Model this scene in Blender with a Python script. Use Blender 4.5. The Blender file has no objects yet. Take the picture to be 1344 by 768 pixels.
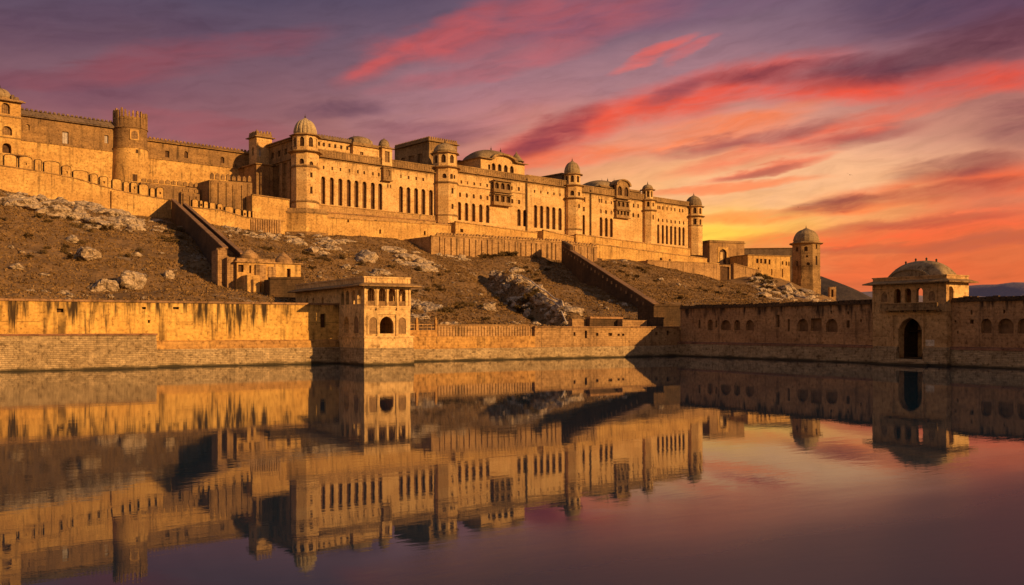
import bpy, bmesh, math, random
import numpy as np
from mathutils import Vector, Matrix, noise
from mathutils.geometry import delaunay_2d_cdt

random.seed(7)
rng = np.random.default_rng(11)
SC = bpy.context.scene
COL = SC.collection
R = math.radians
CAMH, FOC, HZ = 5.0, 1200.0, 430.0        # eye height above the water, focal length and horizon (1344 px wide picture)

# ------------------------------------------------------------------ camera
cam = bpy.data.objects.new('camera', bpy.data.cameras.new('camera'))
COL.objects.link(cam)
cam.location = (0, 0, CAMH)
cam.rotation_euler = (R(90), 0, 0)
cam.data.sensor_width = 36
cam.data.lens = FOC / 1344 * 36
cam.data.shift_y = (HZ - 384) / 1344
cam.data.clip_start = 0.5
cam.data.clip_end = 20000
SC.camera = cam

# ------------------------------------------------------------------ light
SUN_DIR = Vector((0.815, -0.509, 0.285)).normalized()      # towards the sun
sun = bpy.data.objects.new('sun', bpy.data.lights.new('sun', 'SUN'))
COL.objects.link(sun)
sun.data.energy = 5.0
sun.data.angle = R(0.5)
sun.data.color = (1.0, 0.56, 0.185)
sun.rotation_euler = SUN_DIR.to_track_quat('Z', 'Y').to_euler()
sun.location = SUN_DIR * 900
SC.view_settings.view_transform = 'Standard'
SC.view_settings.look = 'None'
SC.view_settings.exposure = 0.22
SC.view_settings.gamma = 1.0
SC.view_settings.use_curve_mapping = False

def lin(*c):
    return tuple(((v / 255 + 0.055) / 1.055) ** 2.4 if v > 10 else v / 255 / 12.92 for v in c)

# ------------------------------------------------------------------ sky
world = bpy.data.worlds.new('World')
SC.world = world
world.use_nodes = True

class NT:
    """tiny node-tree writer"""
    def __init__(self, tree):
        self.t = tree
        tree.nodes.clear()
    def n(self, kind, **kw):
        nd = self.t.nodes.new(kind)
        for k, v in kw.items():
            setattr(nd, k, v)
        return nd
    def put(self, sock, v):
        if isinstance(v, bpy.types.NodeSocket):
            self.t.links.new(v, sock)
        elif v is not None:
            if sock.type == 'RGBA' and hasattr(v, '__len__') and len(v) == 3:
                v = (*v, 1)
            sock.default_value = v
    def m(self, op, a, b=None, c=None, clamp=False):
        nd = self.n('ShaderNodeMath', operation=op)
        nd.use_clamp = clamp
        self.put(nd.inputs[0], a)
        if b is not None: self.put(nd.inputs[1], b)
        if c is not None: self.put(nd.inputs[2], c)
        return nd.outputs[0]
    def mix(self, f, a, b, blend='MIX'):
        nd = self.n('ShaderNodeMix', data_type='RGBA', blend_type=blend)
        self.put(nd.inputs[0], f); self.put(nd.inputs[6], a); self.put(nd.inputs[7], b)
        return nd.outputs[2]
    def xyz(self, x, y, z=0.0):
        nd = self.n('ShaderNodeCombineXYZ')
        for i, v in enumerate((x, y, z)): self.put(nd.inputs[i], v)
        return nd.outputs[0]
    def sep(self, v):
        nd = self.n('ShaderNodeSeparateXYZ'); self.put(nd.inputs[0], v)
        return nd.outputs
    def noise(self, vec, scale=1.0, detail=4.0, rough=0.5, dist=0.0, color=False):
        nd = self.n('ShaderNodeTexNoise')
        self.put(nd.inputs['Vector'], vec)
        for k, v in (('Scale', scale), ('Detail', detail), ('Roughness', rough), ('Distortion', dist)):
            self.put(nd.inputs[k], v)
        return nd.outputs[1 if color else 0]
    def mapr(self, v, a, b, c=0.0, d=1.0, smooth=True):
        nd = self.n('ShaderNodeMapRange')
        nd.interpolation_type = 'SMOOTHSTEP' if smooth else 'LINEAR'
        nd.clamp = True
        for i, q in enumerate((v, a, b, c, d)): self.put(nd.inputs[i], q)
        return nd.outputs[0]
    def ramp(self, f, stops):
        nd = self.n('ShaderNodeValToRGB')
        e = nd.color_ramp.elements
        while len(e) < len(stops): e.new(0.5)
        for el, (p, c) in zip(e, stops):
            el.position = p; el.color = (*c, 1)
        self.put(nd.inputs[0], f)
        return nd.outputs[0]

def build_sky():
    w = NT(world.node_tree)
    tc = w.n('ShaderNodeTexCoord').outputs['Generated']
    nrm = w.n('ShaderNodeVectorMath', operation='NORMALIZE'); w.put(nrm.inputs[0], tc)
    x, y, z = w.sep(nrm.outputs[0])
    az = w.m('ARCTAN2', x, y)
    el = w.m('ARCSINE', z)
    # degrees-like sky coordinates: qx grows to the right (0 at due ahead), qy grows upwards
    qx = w.m('MULTIPLY', az, 1265.0)
    qy = w.m('MULTIPLY', el, 1225.0)
    big = w.noise(w.xyz(w.m('MULTIPLY', qx, .0045), w.m('MULTIPLY', qy, .013), 3.1), 1.0, 5, .55, 0, True)
    br, bg, bb = w.sep(big)
    # turned a little so the streaks climb to the right
    ct, st = math.cos(R(9)), math.sin(R(9))
    rx = w.m('ADD', w.m('MULTIPLY', qx, ct), w.m('MULTIPLY', qy, st))
    ry = w.m('SUBTRACT', w.m('MULTIPLY', qy, ct), w.m('MULTIPLY', qx, st))
    rxw = w.m('ADD', rx, w.m('MULTIPLY', w.m('SUBTRACT', br, .5), 160.0))
    ryw = w.m('ADD', ry, w.m('MULTIPLY', w.m('SUBTRACT', bg, .5), 60.0))
    fib = w.noise(w.xyz(w.m('MULTIPLY', rxw, .0075), w.m('MULTIPLY', ryw, .034), 0.0), 1.0, 7, .58)
    fib2 = w.noise(w.xyz(w.m('MULTIPLY', rxw, .014), w.m('MULTIPLY', ryw, .075), 8.0), 1.0, 5, .6)
    fibr = w.mapr(fib, .26, .74)
    fibs = w.mapr(fib2, .22, .78)
    wx = w.m('ADD', qx, w.m('MULTIPLY', w.m('SUBTRACT', bg, .5), 110.0))
    wy = w.m('ADD', qy, w.m('ADD', w.m('MULTIPLY', w.m('SUBTRACT', br, .5), 46.0), w.m('MULTIPLY', w.m('SUBTRACT', fib2, .5), 13.0)))
    # clear-sky gradients: left (dusk purple) and right (afterglow)
    t = w.m('DIVIDE', wy, 1000.0)
    left = w.ramp(t, [(0.0, lin(178, 88, 72)), (.17, lin(168, 84, 86)), (.23, lin(152, 94, 98)), (.30, lin(128, 89, 100)),
                      (.37, lin(98, 78, 97)), (.45, lin(66, 62, 88)), (.60, lin(44, 48, 78)), (.85, lin(34, 40, 72))])
    mid = w.ramp(t, [(0.0, lin(205, 100, 66)), (.10, lin(240, 128, 72)), (.17, lin(246, 166, 104)), (.24, lin(226, 156, 128)),
                     (.30, lin(180, 126, 126)), (.37, lin(136, 104, 118)), (.45, lin(96, 82, 106)), (.60, lin(58, 56, 90)), (.85, lin(38, 44, 76))])
    right = w.ramp(t, [(0.0, lin(186, 94, 60)), (.08, lin(214, 108, 62)), (.17, lin(214, 128, 96)), (.22, lin(196, 134, 112)),
                       (.28, lin(170, 104, 102)), (.36, lin(112, 74, 94)), (.43, lin(74, 62, 92)), (.60, lin(50, 50, 84)), (.85, lin(36, 42, 74))])
    col = w.mix(w.mapr(wx, -420, 250), left, mid)
    col = w.mix(w.mapr(wx, 330, 640), col, right)
    def spot(cx, cy, L, W, tilt, c, s, fibre=None, hard=.0):
        nonlocal col
        cx -= 672; cy = HZ - cy
        dx = w.m('SUBTRACT', wx, cx); dy = w.m('SUBTRACT', wy, cy)
        c_, s_ = math.cos(R(tilt)), math.sin(R(tilt))
        u = w.m('ADD', w.m('MULTIPLY', dx, c_ / L), w.m('MULTIPLY', dy, s_ / L))
        v = w.m('SUBTRACT', w.m('MULTIPLY', dy, c_ / W), w.m('MULTIPLY', dx, s_ / W))
        e = w.m('ADD', w.m('MULTIPLY', u, u), w.m('MULTIPLY', v, v))
        k = w.mapr(e, 1.0, hard, 0.0, s)
        if fibre is not None:
            k = w.m('MULTIPLY', k, fibre)
        col = w.mix(k, col, lin(*c))
    soft = w.m('ADD', w.m('MULTIPLY', fibr, .7), .3)
    inv = w.m('ADD', w.m('MULTIPLY', w.m('SUBTRACT', 1.0, fibr), .75), .25)
    fine = w.m('ADD', w.m('MULTIPLY', fibs, .75), .25)
    # broad glows
    spot(955, 285, 330, 95, 2, (250, 182, 108), .9)
    spot(930, 308, 190, 48, 1, (255, 198, 84), .95)
    spot(928, 316, 110, 26, 0, (255, 212, 76), .9)
    spot(1060, 235, 230, 50, 5, (238, 184, 152), .75, soft)
    spot(660, 175, 190, 70, 10, (206, 120, 112), .6, soft)
    spot(620, 118, 210, 66, 14, (170, 120, 130), .8, soft)
    spot(860, 96, 190, 46, 10, (164, 120, 130), .75, soft)
    spot(985, 250, 330, 60, 3, (248, 184, 130), .75, soft)
    spot(1180, 345, 330, 62, 0, (234, 104, 56), .85, soft)
    # dusky patches
    spot(110, 78, 250, 40, 6, (80, 54, 76), .6, inv)
    spot(80, 150, 200, 30, 3, (104, 58, 80), .5, inv)
    spot(440, 152, 90, 17, 6, (92, 60, 80), .9, soft)
    spot(560, 172, 110, 20, 2, (118, 66, 84), .7, inv)
    spot(860, 30, 260, 30, 4, (120, 76, 104), .5, inv)
    spot(1270, 40, 200, 60, 4, (64, 52, 78), .7, soft)
    # red and orange streaks
    spot(545, 62, 150, 26, 24, (210, 84, 80), .68, soft)
    spot(500, 80, 70, 10, 24, (222, 86, 78), .5, soft)
    spot(700, 40, 270, 40, 8, (194, 86, 88), .65, soft)
    spot(640, 92, 190, 18, 12, (186, 84, 90), .6, soft)
    spot(265, 92, 210, 24, 13, (146, 70, 80), .65, soft)
    spot(90, 134, 170, 16, 8, (140, 68, 78), .55, soft)
    spot(270, 180, 170, 22, -4, (166, 82, 88), .5, soft)
    spot(868, 80, 80, 10, 20, (238, 98, 84), .9, soft)
    spot(925, 72, 50, 8, 22, (220, 98, 94), .7, soft)
    spot(930, 132, 230, 40, 12, (236, 78, 50), .95, soft)
    spot(1190, 140, 300, 28, -2, (236, 76, 50), 1.0, soft)
    spot(750, 176, 160, 32, 16, (234, 82, 58), .95, soft)
    spot(700, 212, 200, 18, 4, (246, 110, 66), .9, soft)
    spot(930, 180, 200, 20, 8, (252, 122, 62), .85, soft)
    spot(1080, 192, 260, 15, 9, (240, 96, 66), .9, soft)
    spot(1010, 222, 110, 9, 9, (240, 120, 86), .9)
    spot(960, 244, 150, 9, 4, (250, 136, 84), .85)
    spot(1000, 288, 260, 13, 3, (250, 122, 56), .8, fine)
    spot(1240, 264, 220, 28, 5, (238, 96, 54), .9, soft)
    spot(1150, 318, 260, 15, 2, (244, 98, 52), .9, fine)
    spot(1300, 300, 200, 22, 4, (244, 104, 64), .8, fine)
    # dark cloud bodies over the streaks
    spot(1250, 104, 240, 32, 6, (94, 52, 66), 1.0, soft, .1)
    spot(1060, 108, 150, 19, 2, (118, 58, 70), .95, soft, .1)
    spot(905, 126, 80, 18, 20, (140, 60, 72), .8, inv)
    spot(725, 176, 100, 26, 24, (124, 58, 72), .9, soft, .1)
    spot(985, 190, 170, 11, 7, (164, 76, 74), .9, soft)
    spot(1130, 194, 110, 12, 4, (160, 84, 80), .85, soft)
    spot(1000, 226, 70, 7, 8, (180, 100, 84), .7)
    spot(1325, 196, 90, 28, 4, (124, 66, 74), .85, soft)
    spot(1240, 238, 100, 20, 3, (138, 66, 66), .9, soft, .1)
    spot(1095, 276, 84, 14, 6, (140, 70, 62), .95, soft)
    spot(1225, 268, 130, 14, 4, (150, 74, 66), .8, soft)
    spot(1190, 305, 160, 9, 3, (170, 76, 60), .8, fine)
    spot(1130, 332, 150, 8, 2, (172, 78, 58), .7, fine)
    spot(1290, 330, 130, 12, 2, (168, 82, 66), .7, fine)
    # feathering through all of the cloud
    col = w.mix(1.0, col, w.ramp(fib2, [(.3, (.88, .87, .88)), (.5, (1, 1, 1)), (.7, (1.09, 1.08, 1.06))]), 'MULTIPLY')
    # unseen sky behind and overhead: brightened as fill for shaded walls, no cloud bank
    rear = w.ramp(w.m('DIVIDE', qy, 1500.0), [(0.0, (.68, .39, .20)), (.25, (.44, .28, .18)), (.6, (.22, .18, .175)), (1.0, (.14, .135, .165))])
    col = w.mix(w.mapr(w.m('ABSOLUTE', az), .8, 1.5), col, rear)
    col = w.mix(w.mapr(el, .36, .50), col, (.055, .082, .150))  # darker slate band above the view, added for the water's reflection
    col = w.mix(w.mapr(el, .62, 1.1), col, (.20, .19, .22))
    nish = w.n('ShaderNodeTexSky', sky_type='NISHITA', sun_disc=False)
    nish.sun_elevation = math.asin(SUN_DIR.z)
    nish.sun_rotation = math.atan2(SUN_DIR.x, SUN_DIR.y)
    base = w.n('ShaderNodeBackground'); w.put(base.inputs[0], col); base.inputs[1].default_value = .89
    day = w.n('ShaderNodeBackground')
    w.put(day.inputs[0], w.mix(1.0, nish.outputs[0], (.03, .025, .02), 'MULTIPLY'))
    day.inputs[1].default_value = 0.05
    add = w.n('ShaderNodeAddShader')
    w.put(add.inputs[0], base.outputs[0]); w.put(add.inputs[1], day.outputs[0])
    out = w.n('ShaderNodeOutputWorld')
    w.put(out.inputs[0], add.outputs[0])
build_sky()
world.cycles.sampling_method = 'MANUAL'
world.cycles.sample_map_resolution = 512

# ------------------------------------------------------------------ frames: plan axes of the place (a right along a front, b away behind it)
class Frame:
    def __init__(s, ox, oy, deg):
        s.ox, s.oy, s.rot = ox, oy, R(deg)
        s.c, s.s = math.cos(s.rot), math.sin(s.rot)
    def w(s, a, b): return s.ox + a * s.c - b * s.s, s.oy + a * s.s + b * s.c
    def inv(s, x, y):
        x -= s.ox; y -= s.oy
        return x * s.c + y * s.s, -x * s.s + y * s.c
    def A(s, px, b=0.0):
        k = (px - 672) / FOC
        return (k * (s.oy + b * s.c) - (s.ox - b * s.s)) / (s.c - k * s.s)
    def B(s, px, a=0.0):
        k = (px - 672) / FOC
        return (s.ox + a * s.c - k * (s.oy + a * s.s)) / (s.s + k * s.c)
    def Z(s, py, a, b=0.0):
        return CAMH + (HZ - py) / FOC * s.w(a, b)[1]
    def Zp(s, px, py, b=0.0): return s.Z(py, s.A(px, b), b)
F1 = Frame(29.8, 162.0, 32.0)       # lake walls and dam, origin at their corner
F2 = Frame(-60.7, 268.0, 41.5)      # palace on the hill, origin at its first corner tower
W0 = Frame(0, 0, 0)

# ------------------------------------------------------------------ materials
def new_mat(name):
    m = bpy.data.materials.new(name); m.use_nodes = True
    return m, NT(m.node_tree)

def finish(w, color, rough=.9, bump=None, bstr=.5, bdist=.1, spec=.2):
    p = w.n('ShaderNodeBsdfPrincipled')
    w.put(p.inputs['Base Color'], color); w.put(p.inputs['Roughness'], rough)
    p.inputs['Specular IOR Level'].default_value = spec
    if bump is not None:
        b = w.n('ShaderNodeBump'); b.inputs['Strength'].default_value = bstr; b.inputs['Distance'].default_value = bdist
        w.put(b.inputs['Height'], bump); w.put(p.inputs['Normal'], b.outputs[0])
    o = w.n('ShaderNodeOutputMaterial'); w.put(o.inputs[0], p.outputs[0])
    return p

def stone_mat(name, c1, c2, stain=.5, brick=(1.1, .42), brick_amt=.35, patch=.5, dark=(.045, .028, .016), drip=None, seed=0.0, bump=.6, block_var=.25, tide=False):
    """weathered plaster or masonry: blotches, dark runs of dirt, courses of stone; drip = (zmax in object space, length) for stains that run from the top edge"""
    m, w = new_mat(name)
    tc = w.n('ShaderNodeTexCoord').outputs['Object']
    x, y, z = w.sep(tc)
    h = w.m('ADD', x, w.m('MULTIPLY', y, .61))
    uv = w.xyz(h, z, seed)
    blot = w.noise(w.xyz(w.m('MULTIPLY', h, .11), w.m('MULTIPLY', z, .19), seed + 2), 1, 6, .6)
    col = w.mix(w.mapr(blot, .35, .65), c1, c2)
    grain = w.noise(tc, 2.1, 7, .7)
    col = w.mix(1.0, col, w.ramp(grain, [(.35, (.40, .36, .32)), (.45, (.90, .89, .88)), (.55, (1.04, 1.04, 1.03)), (.65, (1.28, 1.26, 1.22))]), 'MULTIPLY')
    mott = w.noise(w.xyz(w.m('MULTIPLY', h, .55), w.m('MULTIPLY', z, .8), seed + 13), 1, 5, .65)
    col = w.mix(1.0, col, w.ramp(mott, [(.32, (.78, .74, .70)), (.5, (1, 1, 1)), (.68, (1.08, 1.07, 1.06))]), 'MULTIPLY')
    bt = w.n('ShaderNodeTexBrick')
    w.put(bt.inputs['Vector'], uv)
    bt.inputs['Color1'].default_value = (1, 1, 1, 1); bt.inputs['Color2'].default_value = (1 - block_var,) * 3 + (1,)
    bt.inputs['Mortar'].default_value = (.35, .3, .26, 1)
    bt.inputs['Scale'].default_value = 1.0
    bt.inputs['Mortar Size'].default_value = brick[1] * .07
    bt.inputs['Mortar Smooth'].default_value = .3
    bt.inputs['Brick Width'].default_value = brick[0]; bt.inputs['Row Height'].default_value = brick[1]
    where = w.mapr(w.noise(w.xyz(w.m('MULTIPLY', h, .2), w.m('MULTIPLY', z, .3), seed + 9), 1, 4, .6), .5 - patch * .45, .8 - patch * .45)
    col = w.mix(w.m('MULTIPLY', where, brick_amt), col, w.mix(1.0, col, bt.outputs[0], 'MULTIPLY'))
    # runs of dirt
    run = w.noise(w.xyz(w.m('MULTIPLY', h, .95), w.m('MULTIPLY', z, .05), seed + 5), 1, 6, .66)
    k = w.m('MULTIPLY', w.mapr(run, .50, .66), stain)
    k = w.m('MULTIPLY', k, w.mapr(w.noise(w.xyz(w.m('MULTIPLY', h, .3), w.m('MULTIPLY', z, .25), seed + 7), 1, 3, .6), .36, .62, .25, 1))
    if drip:
        d = w.m('SUBTRACT', drip[0], z)
        reach = w.m('MULTIPLY', w.mapr(w.noise(w.xyz(w.m('MULTIPLY', h, .55), 0.0, seed + 4), 1, 6, .75), .34, .70), drip[1] * 2.2)
        reach = w.m('MULTIPLY', reach, w.mapr(w.noise(w.xyz(w.m('MULTIPLY', h, .07), 0.0, seed + 14), 1, 3, .6), .35, .62, .18, 1.15))
        band = w.mapr(w.m('SUBTRACT', d, reach), drip[1] * .25, -drip[1] * .35)
        rune = w.mapr(w.noise(w.xyz(w.m('MULTIPLY', h, 1.3), w.m('MULTIPLY', z, .1), seed + 6), 1, 5, .65), .4, .62)
        k = w.m('MAXIMUM', k, w.m('MULTIPLY', w.m('MULTIPLY', band, rune), min(1.0, stain * 1.35)))
    speck = w.mapr(w.noise(w.xyz(w.m('MULTIPLY', h, .8), w.m('MULTIPLY', z, .5), seed + 3), 1, 8, .75), .58, .70)
    k = w.m('MAXIMUM', k, w.m('MULTIPLY', speck, stain * .75))
    # thin dark bed lines left by the building lifts
    lift = w.m('ABSOLUTE', w.m('SUBTRACT', w.m('FRACT', w.m('ADD', w.m('MULTIPLY', z, .31), seed * .137)), .5))
    lift = w.m('MULTIPLY', w.mapr(lift, .022, .008), w.mapr(w.noise(w.xyz(w.m('MULTIPLY', h, .14), w.m('MULTIPLY', z, .6), seed + 1), 1, 3, .6), .5, .62))
    k = w.m('MAXIMUM', k, w.m('MULTIPLY', lift, .55))
    col = w.mix(k, col, dark)
    if tide:        # wet algae band just above the waterline
        zz = w.m('ADD', z, w.m('MULTIPLY', w.m('SUBTRACT', w.noise(w.xyz(w.m('MULTIPLY', h, .35), z, 1), 1, 5, .65), .5), .9))
        col = w.mix(w.mapr(zz, .5, .05), col, (.055, .042, .024))
    hgt = w.m('ADD', w.m('MULTIPLY', grain, .8), w.m('MULTIPLY', w.m('MULTIPLY', bt.outputs[1], where), -.3 * brick_amt))
    finish(w, col, .92, hgt, bump, .16)
    return m

M = {}
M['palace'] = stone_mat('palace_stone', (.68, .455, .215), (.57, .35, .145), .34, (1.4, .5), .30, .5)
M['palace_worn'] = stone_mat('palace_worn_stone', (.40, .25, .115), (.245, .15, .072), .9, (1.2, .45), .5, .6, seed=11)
M['podium'] = stone_mat('podium_stone', (.52, .32, .135), (.40, .235, .10), .85, (1.0, .4), .55, .7, seed=21)
M['fort'] = stone_mat('fort_plaster', (.64, .395, .14), (.50, .29, .10), .72, (1.2, .4), .35, .5, seed=31)
M['fort_dark'] = stone_mat('fort_weathered_masonry', (.38, .225, .095), (.26, .155, .075), .85, (.8, .35), .6, .8, seed=41)
M['roof'] = stone_mat('roof_stone', (.22, .15, .10), (.15, .105, .08), .7, (1.0, .4), .4, .6, seed=51)
M['dome'] = stone_mat('dome_plaster', (.34, .245, .14), (.20, .14, .085), .95, (1.0, .6), .15, .4, seed=61)
M['dome_pale'] = stone_mat('pale_dome_plaster', (.50, .40, .24), (.40, .30, .18), .6, (1.0, .6), .1, .4, seed=66)
M['lake_plaster'] = stone_mat('lake_wall_plaster', (.70, .43, .125), (.60, .345, .095), .8, (1.2, .4), .2, .4, drip=(8.2, 3.3), seed=71)
M['lake_band'] = stone_mat('lake_wall_band', (.55, .31, .10), (.42, .23, .085), .8, (1.0, .4), .4, .7, seed=81)
M['rubble'] = stone_mat('rubble_masonry', (.54, .395, .235), (.42, .30, .175), .3, (.62, .23), .85, 1.0, seed=91, bump=.9, block_var=.38, tide=True)
M['coping'] = stone_mat('coping_stone', (.36, .20, .10), (.24, .14, .08), .8, (1.0, .4), .3, .6, seed=101)
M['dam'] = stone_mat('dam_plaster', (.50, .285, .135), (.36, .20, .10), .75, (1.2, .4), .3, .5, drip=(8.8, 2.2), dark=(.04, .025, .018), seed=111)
M['dam_red'] = stone_mat('dam_ledge_stone', (.30, .14, .08), (.22, .11, .065), .7, (1.0, .4), .3, .6, seed=121)
M['pavilion'] = stone_mat('pavilion_plaster', (.70, .47, .225), (.58, .375, .165), .42, (1.2, .5), .2, .4, seed=131)
M['gate'] = stone_mat('gate_plaster', (.56, .35, .16), (.45, .265, .12), .42, (1.2, .5), .2, .4, seed=141)
M['stair_dark'] = stone_mat('stained_shade_wall', (.125, .072, .038), (.06, .038, .024), .9, (.9, .4), .5, .8, seed=151)  # dark stone; shade of stair faces, passage and merlon gaps in its colour
M['ruin'] = stone_mat('ruin_stone', (.50, .305, .14), (.34, .20, .095), .75, (.9, .35), .6, .8, seed=161)
M['pale'] = stone_mat('pale_plaster', (.66, .55, .43), (.55, .44, .33), .35, (1.2, .5), .1, .3, seed=171)
def plain(name, c, rough=.85, var=.35, scale=2.5):
    m, w = new_mat(name)
    tc = w.n('ShaderNodeTexCoord').outputs['Object']
    g = w.noise(tc, scale, 5, .65)
    col = w.mix(1.0, c, w.ramp(g, [(.3, (1 - var,) * 3), (.7, (1 + var,) * 3)]), 'MULTIPLY')
    finish(w, col, rough, g, .3, .05)
    return m
M['void'] = plain('dark_timber_void', (.080, .040, .019), .8, .5, 1.2)  # dark timber; also puts the darkness inside openings into their panels
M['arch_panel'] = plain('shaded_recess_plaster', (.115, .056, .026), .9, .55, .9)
M['shutter'] = plain('sun_bleached_shutter', (.42, .36, .34), .8, .35, 2)
M['lattice'] = plain('carved_stone_lattice', (.23, .135, .065), .9, .5, 2.2)
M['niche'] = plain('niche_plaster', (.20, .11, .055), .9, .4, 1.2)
M['metal'] = plain('blackened_brass', (.06, .045, .03), .5, .3)

# ------------------------------------------------------------------ object bookkeeping
INFO = {}
def thing(name, label, cat, F, a, b, z, group=None):
    o = bpy.data.objects.new(name, None)
    COL.objects.link(o)
    x, y = F.w(a, b)
    o.location = (x, y, z); o.rotation_euler = (0, 0, F.rot)
    o.empty_display_size = .5
    o['label'] = label; o['category'] = cat
    if group: o['group'] = group
    INFO[o.name] = (F, (a, b, z))
    return o

def base_of(o):
    while o.parent: o = o.parent
    return INFO[o.name][1]

class MB:
    """collects faces in frame coordinates (a, b, z)"""
    def __init__(s): s.v = []; s.f = []
    def add(s, pts, faces):
        k = len(s.v)
        s.v.extend([tuple(p) for p in pts]); s.f.extend([tuple(i + k for i in f) for f in faces])
        return s
    def box(s, a0, a1, b0, b1, z0, z1):
        return s.prism([(a0, b0), (a1, b0), (a1, b1), (a0, b1)], z0, z1)
    def prism(s, poly, z0, z1, poly2=None):
        n = len(poly); poly2 = poly2 or poly
        pts = [(p[0], p[1], z0) for p in poly] + [(p[0], p[1], z1) for p in poly2]
        return s.add(pts, [tuple(range(n))[::-1], tuple(range(n, 2 * n))] + [(i, (i + 1) % n, n + (i + 1) % n, n + i) for i in range(n)])
    def lathe(s, a, b, prof, n=24, phase=0.0, rib=0.0, nrib=16, sa=1.0, sb=1.0):
        pts, faces = [], []
        for r, z in prof:
            for i in range(n):
                t = phase + 2 * math.pi * i / n
                q = r * (1 - rib * (0.5 + 0.5 * math.cos(nrib * t)) ** 2) if rib else r
                pts.append((a + q * math.cos(t) * sa, b + q * math.sin(t) * sb, z))
        for j in range(len(prof) - 1):
            for i in range(n):
                i2 = (i + 1) % n
                faces.append((j * n + i, j * n + i2, (j + 1) * n + i2, (j + 1) * n + i))
        faces.append(tuple(range(n))[::-1]); faces.append(tuple(range((len(prof) - 1) * n, len(prof) * n)))
        return s.add(pts, faces)
    def octa(s, a, b, r, z0, z1, r2=None):
        k = 1 / math.cos(math.pi / 8)
        return s.lathe(a, b, [(r * k, z0), ((r2 or r) * k, z1)], 8, math.pi / 8)
    def tube(s, pts, r, n=6):
        for p, q in zip(pts[:-1], pts[1:]):
            p, q = Vector(p), Vector(q); d = (q - p).normalized()
            e = d.orthogonal().normalized(); g = d.cross(e)
            ring = [(e * math.cos(2 * math.pi * i / n) + g * math.sin(2 * math.pi * i / n)) * r for i in range(n)]
            s.add([p + c for c in ring] + [q + c for c in ring],
                  [(i, (i + 1) % n, n + (i + 1) % n, n + i) for i in range(n)] + [tuple(range(n))[::-1], tuple(range(n, 2 * n))])
        return s
    # a wall plane: fm maps (s along, t inwards, h up) to frame coordinates
    def wall(s, fm, s0, s1, h0, h1, ops=(), thick=None, reveal=.6, top=None):
        outer = top if top else [(s0, h0), (s1, h0), (s1, h1), (s0, h1)]
        loops = [outer] + [o.outline() for o in ops]
        vs, es = [], []
        for lp in loops:
            k = len(vs); vs += [Vector(p) for p in lp]
            es += [(k + i, k + (i + 1) % len(lp)) for i in range(len(lp))]
        co, _, fc, _, _, _ = delaunay_2d_cdt(vs, es, [], 2, 1e-5)
        keep = []
        for f in fc:
            cx = sum(co[i].x for i in f) / len(f); cy = sum(co[i].y for i in f) / len(f)
            if not any(o.inside(cx, cy) for o in ops): keep.append(f)
        def orient(f):
            p = [co[i] for i in f]
            return f if sum(p[i].x * p[(i + 1) % len(p)].y - p[(i + 1) % len(p)].x * p[i].y for i in range(len(p))) > 0 else f[::-1]
        s.add([fm(c.x, 0, c.y) for c in co], [orient(f) for f in keep])
        if thick:
            s.add([fm(c.x, thick, c.y) for c in co], [orient(f)[::-1] for f in keep])
            n = len(outer)
            s.add([fm(p[0], 0, p[1]) for p in outer] + [fm(p[0], thick, p[1]) for p in outer], [(i, n + i, n + (i + 1) % n, (i + 1) % n) for i in range(n)])
        for o in ops:
            lp = o.outline(); n = len(lp); d = thick if thick else (o.depth or reveal) + .04
            s.add([fm(p[0], 0, p[1]) for p in lp] + [fm(p[0], d, p[1]) for p in lp], [(i, (i + 1) % n, n + (i + 1) % n, n + i) for i in range(n)])
        return s
    def build(s, name, mat, parent=None, smooth=False, F=None, base=None, label=None, cat=None, group=None, kind=None):
        B = base_of(parent) if parent else base
        me = bpy.data.meshes.new(name)
        me.from_pydata([(p[0] - B[0], p[1] - B[1], p[2] - B[2]) for p in s.v], [], s.f)
        me.validate()
        bm = bmesh.new(); bm.from_mesh(me)
        bmesh.ops.recalc_face_normals(bm, faces=bm.faces[:]) if smooth else None
        bm.to_mesh(me); bm.free()
        me.materials.append(mat)
        if smooth:
            me.polygons.foreach_set('use_smooth', [True] * len(me.polygons))
            try: me.set_sharp_from_angle(angle=R(38))
            except Exception: pass
        o = bpy.data.objects.new(name, me)
        COL.objects.link(o)
        if parent: o.parent = parent
        else:
            x, y = F.w(B[0], B[1]); o.location = (x, y, B[2]); o.rotation_euler = (0, 0, F.rot)
            INFO[o.name] = (F, B)
        if label: o['label'] = label
        if cat: o['category'] = cat
        if group: o['group'] = group
        if kind: o['kind'] = kind
        return o

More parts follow.
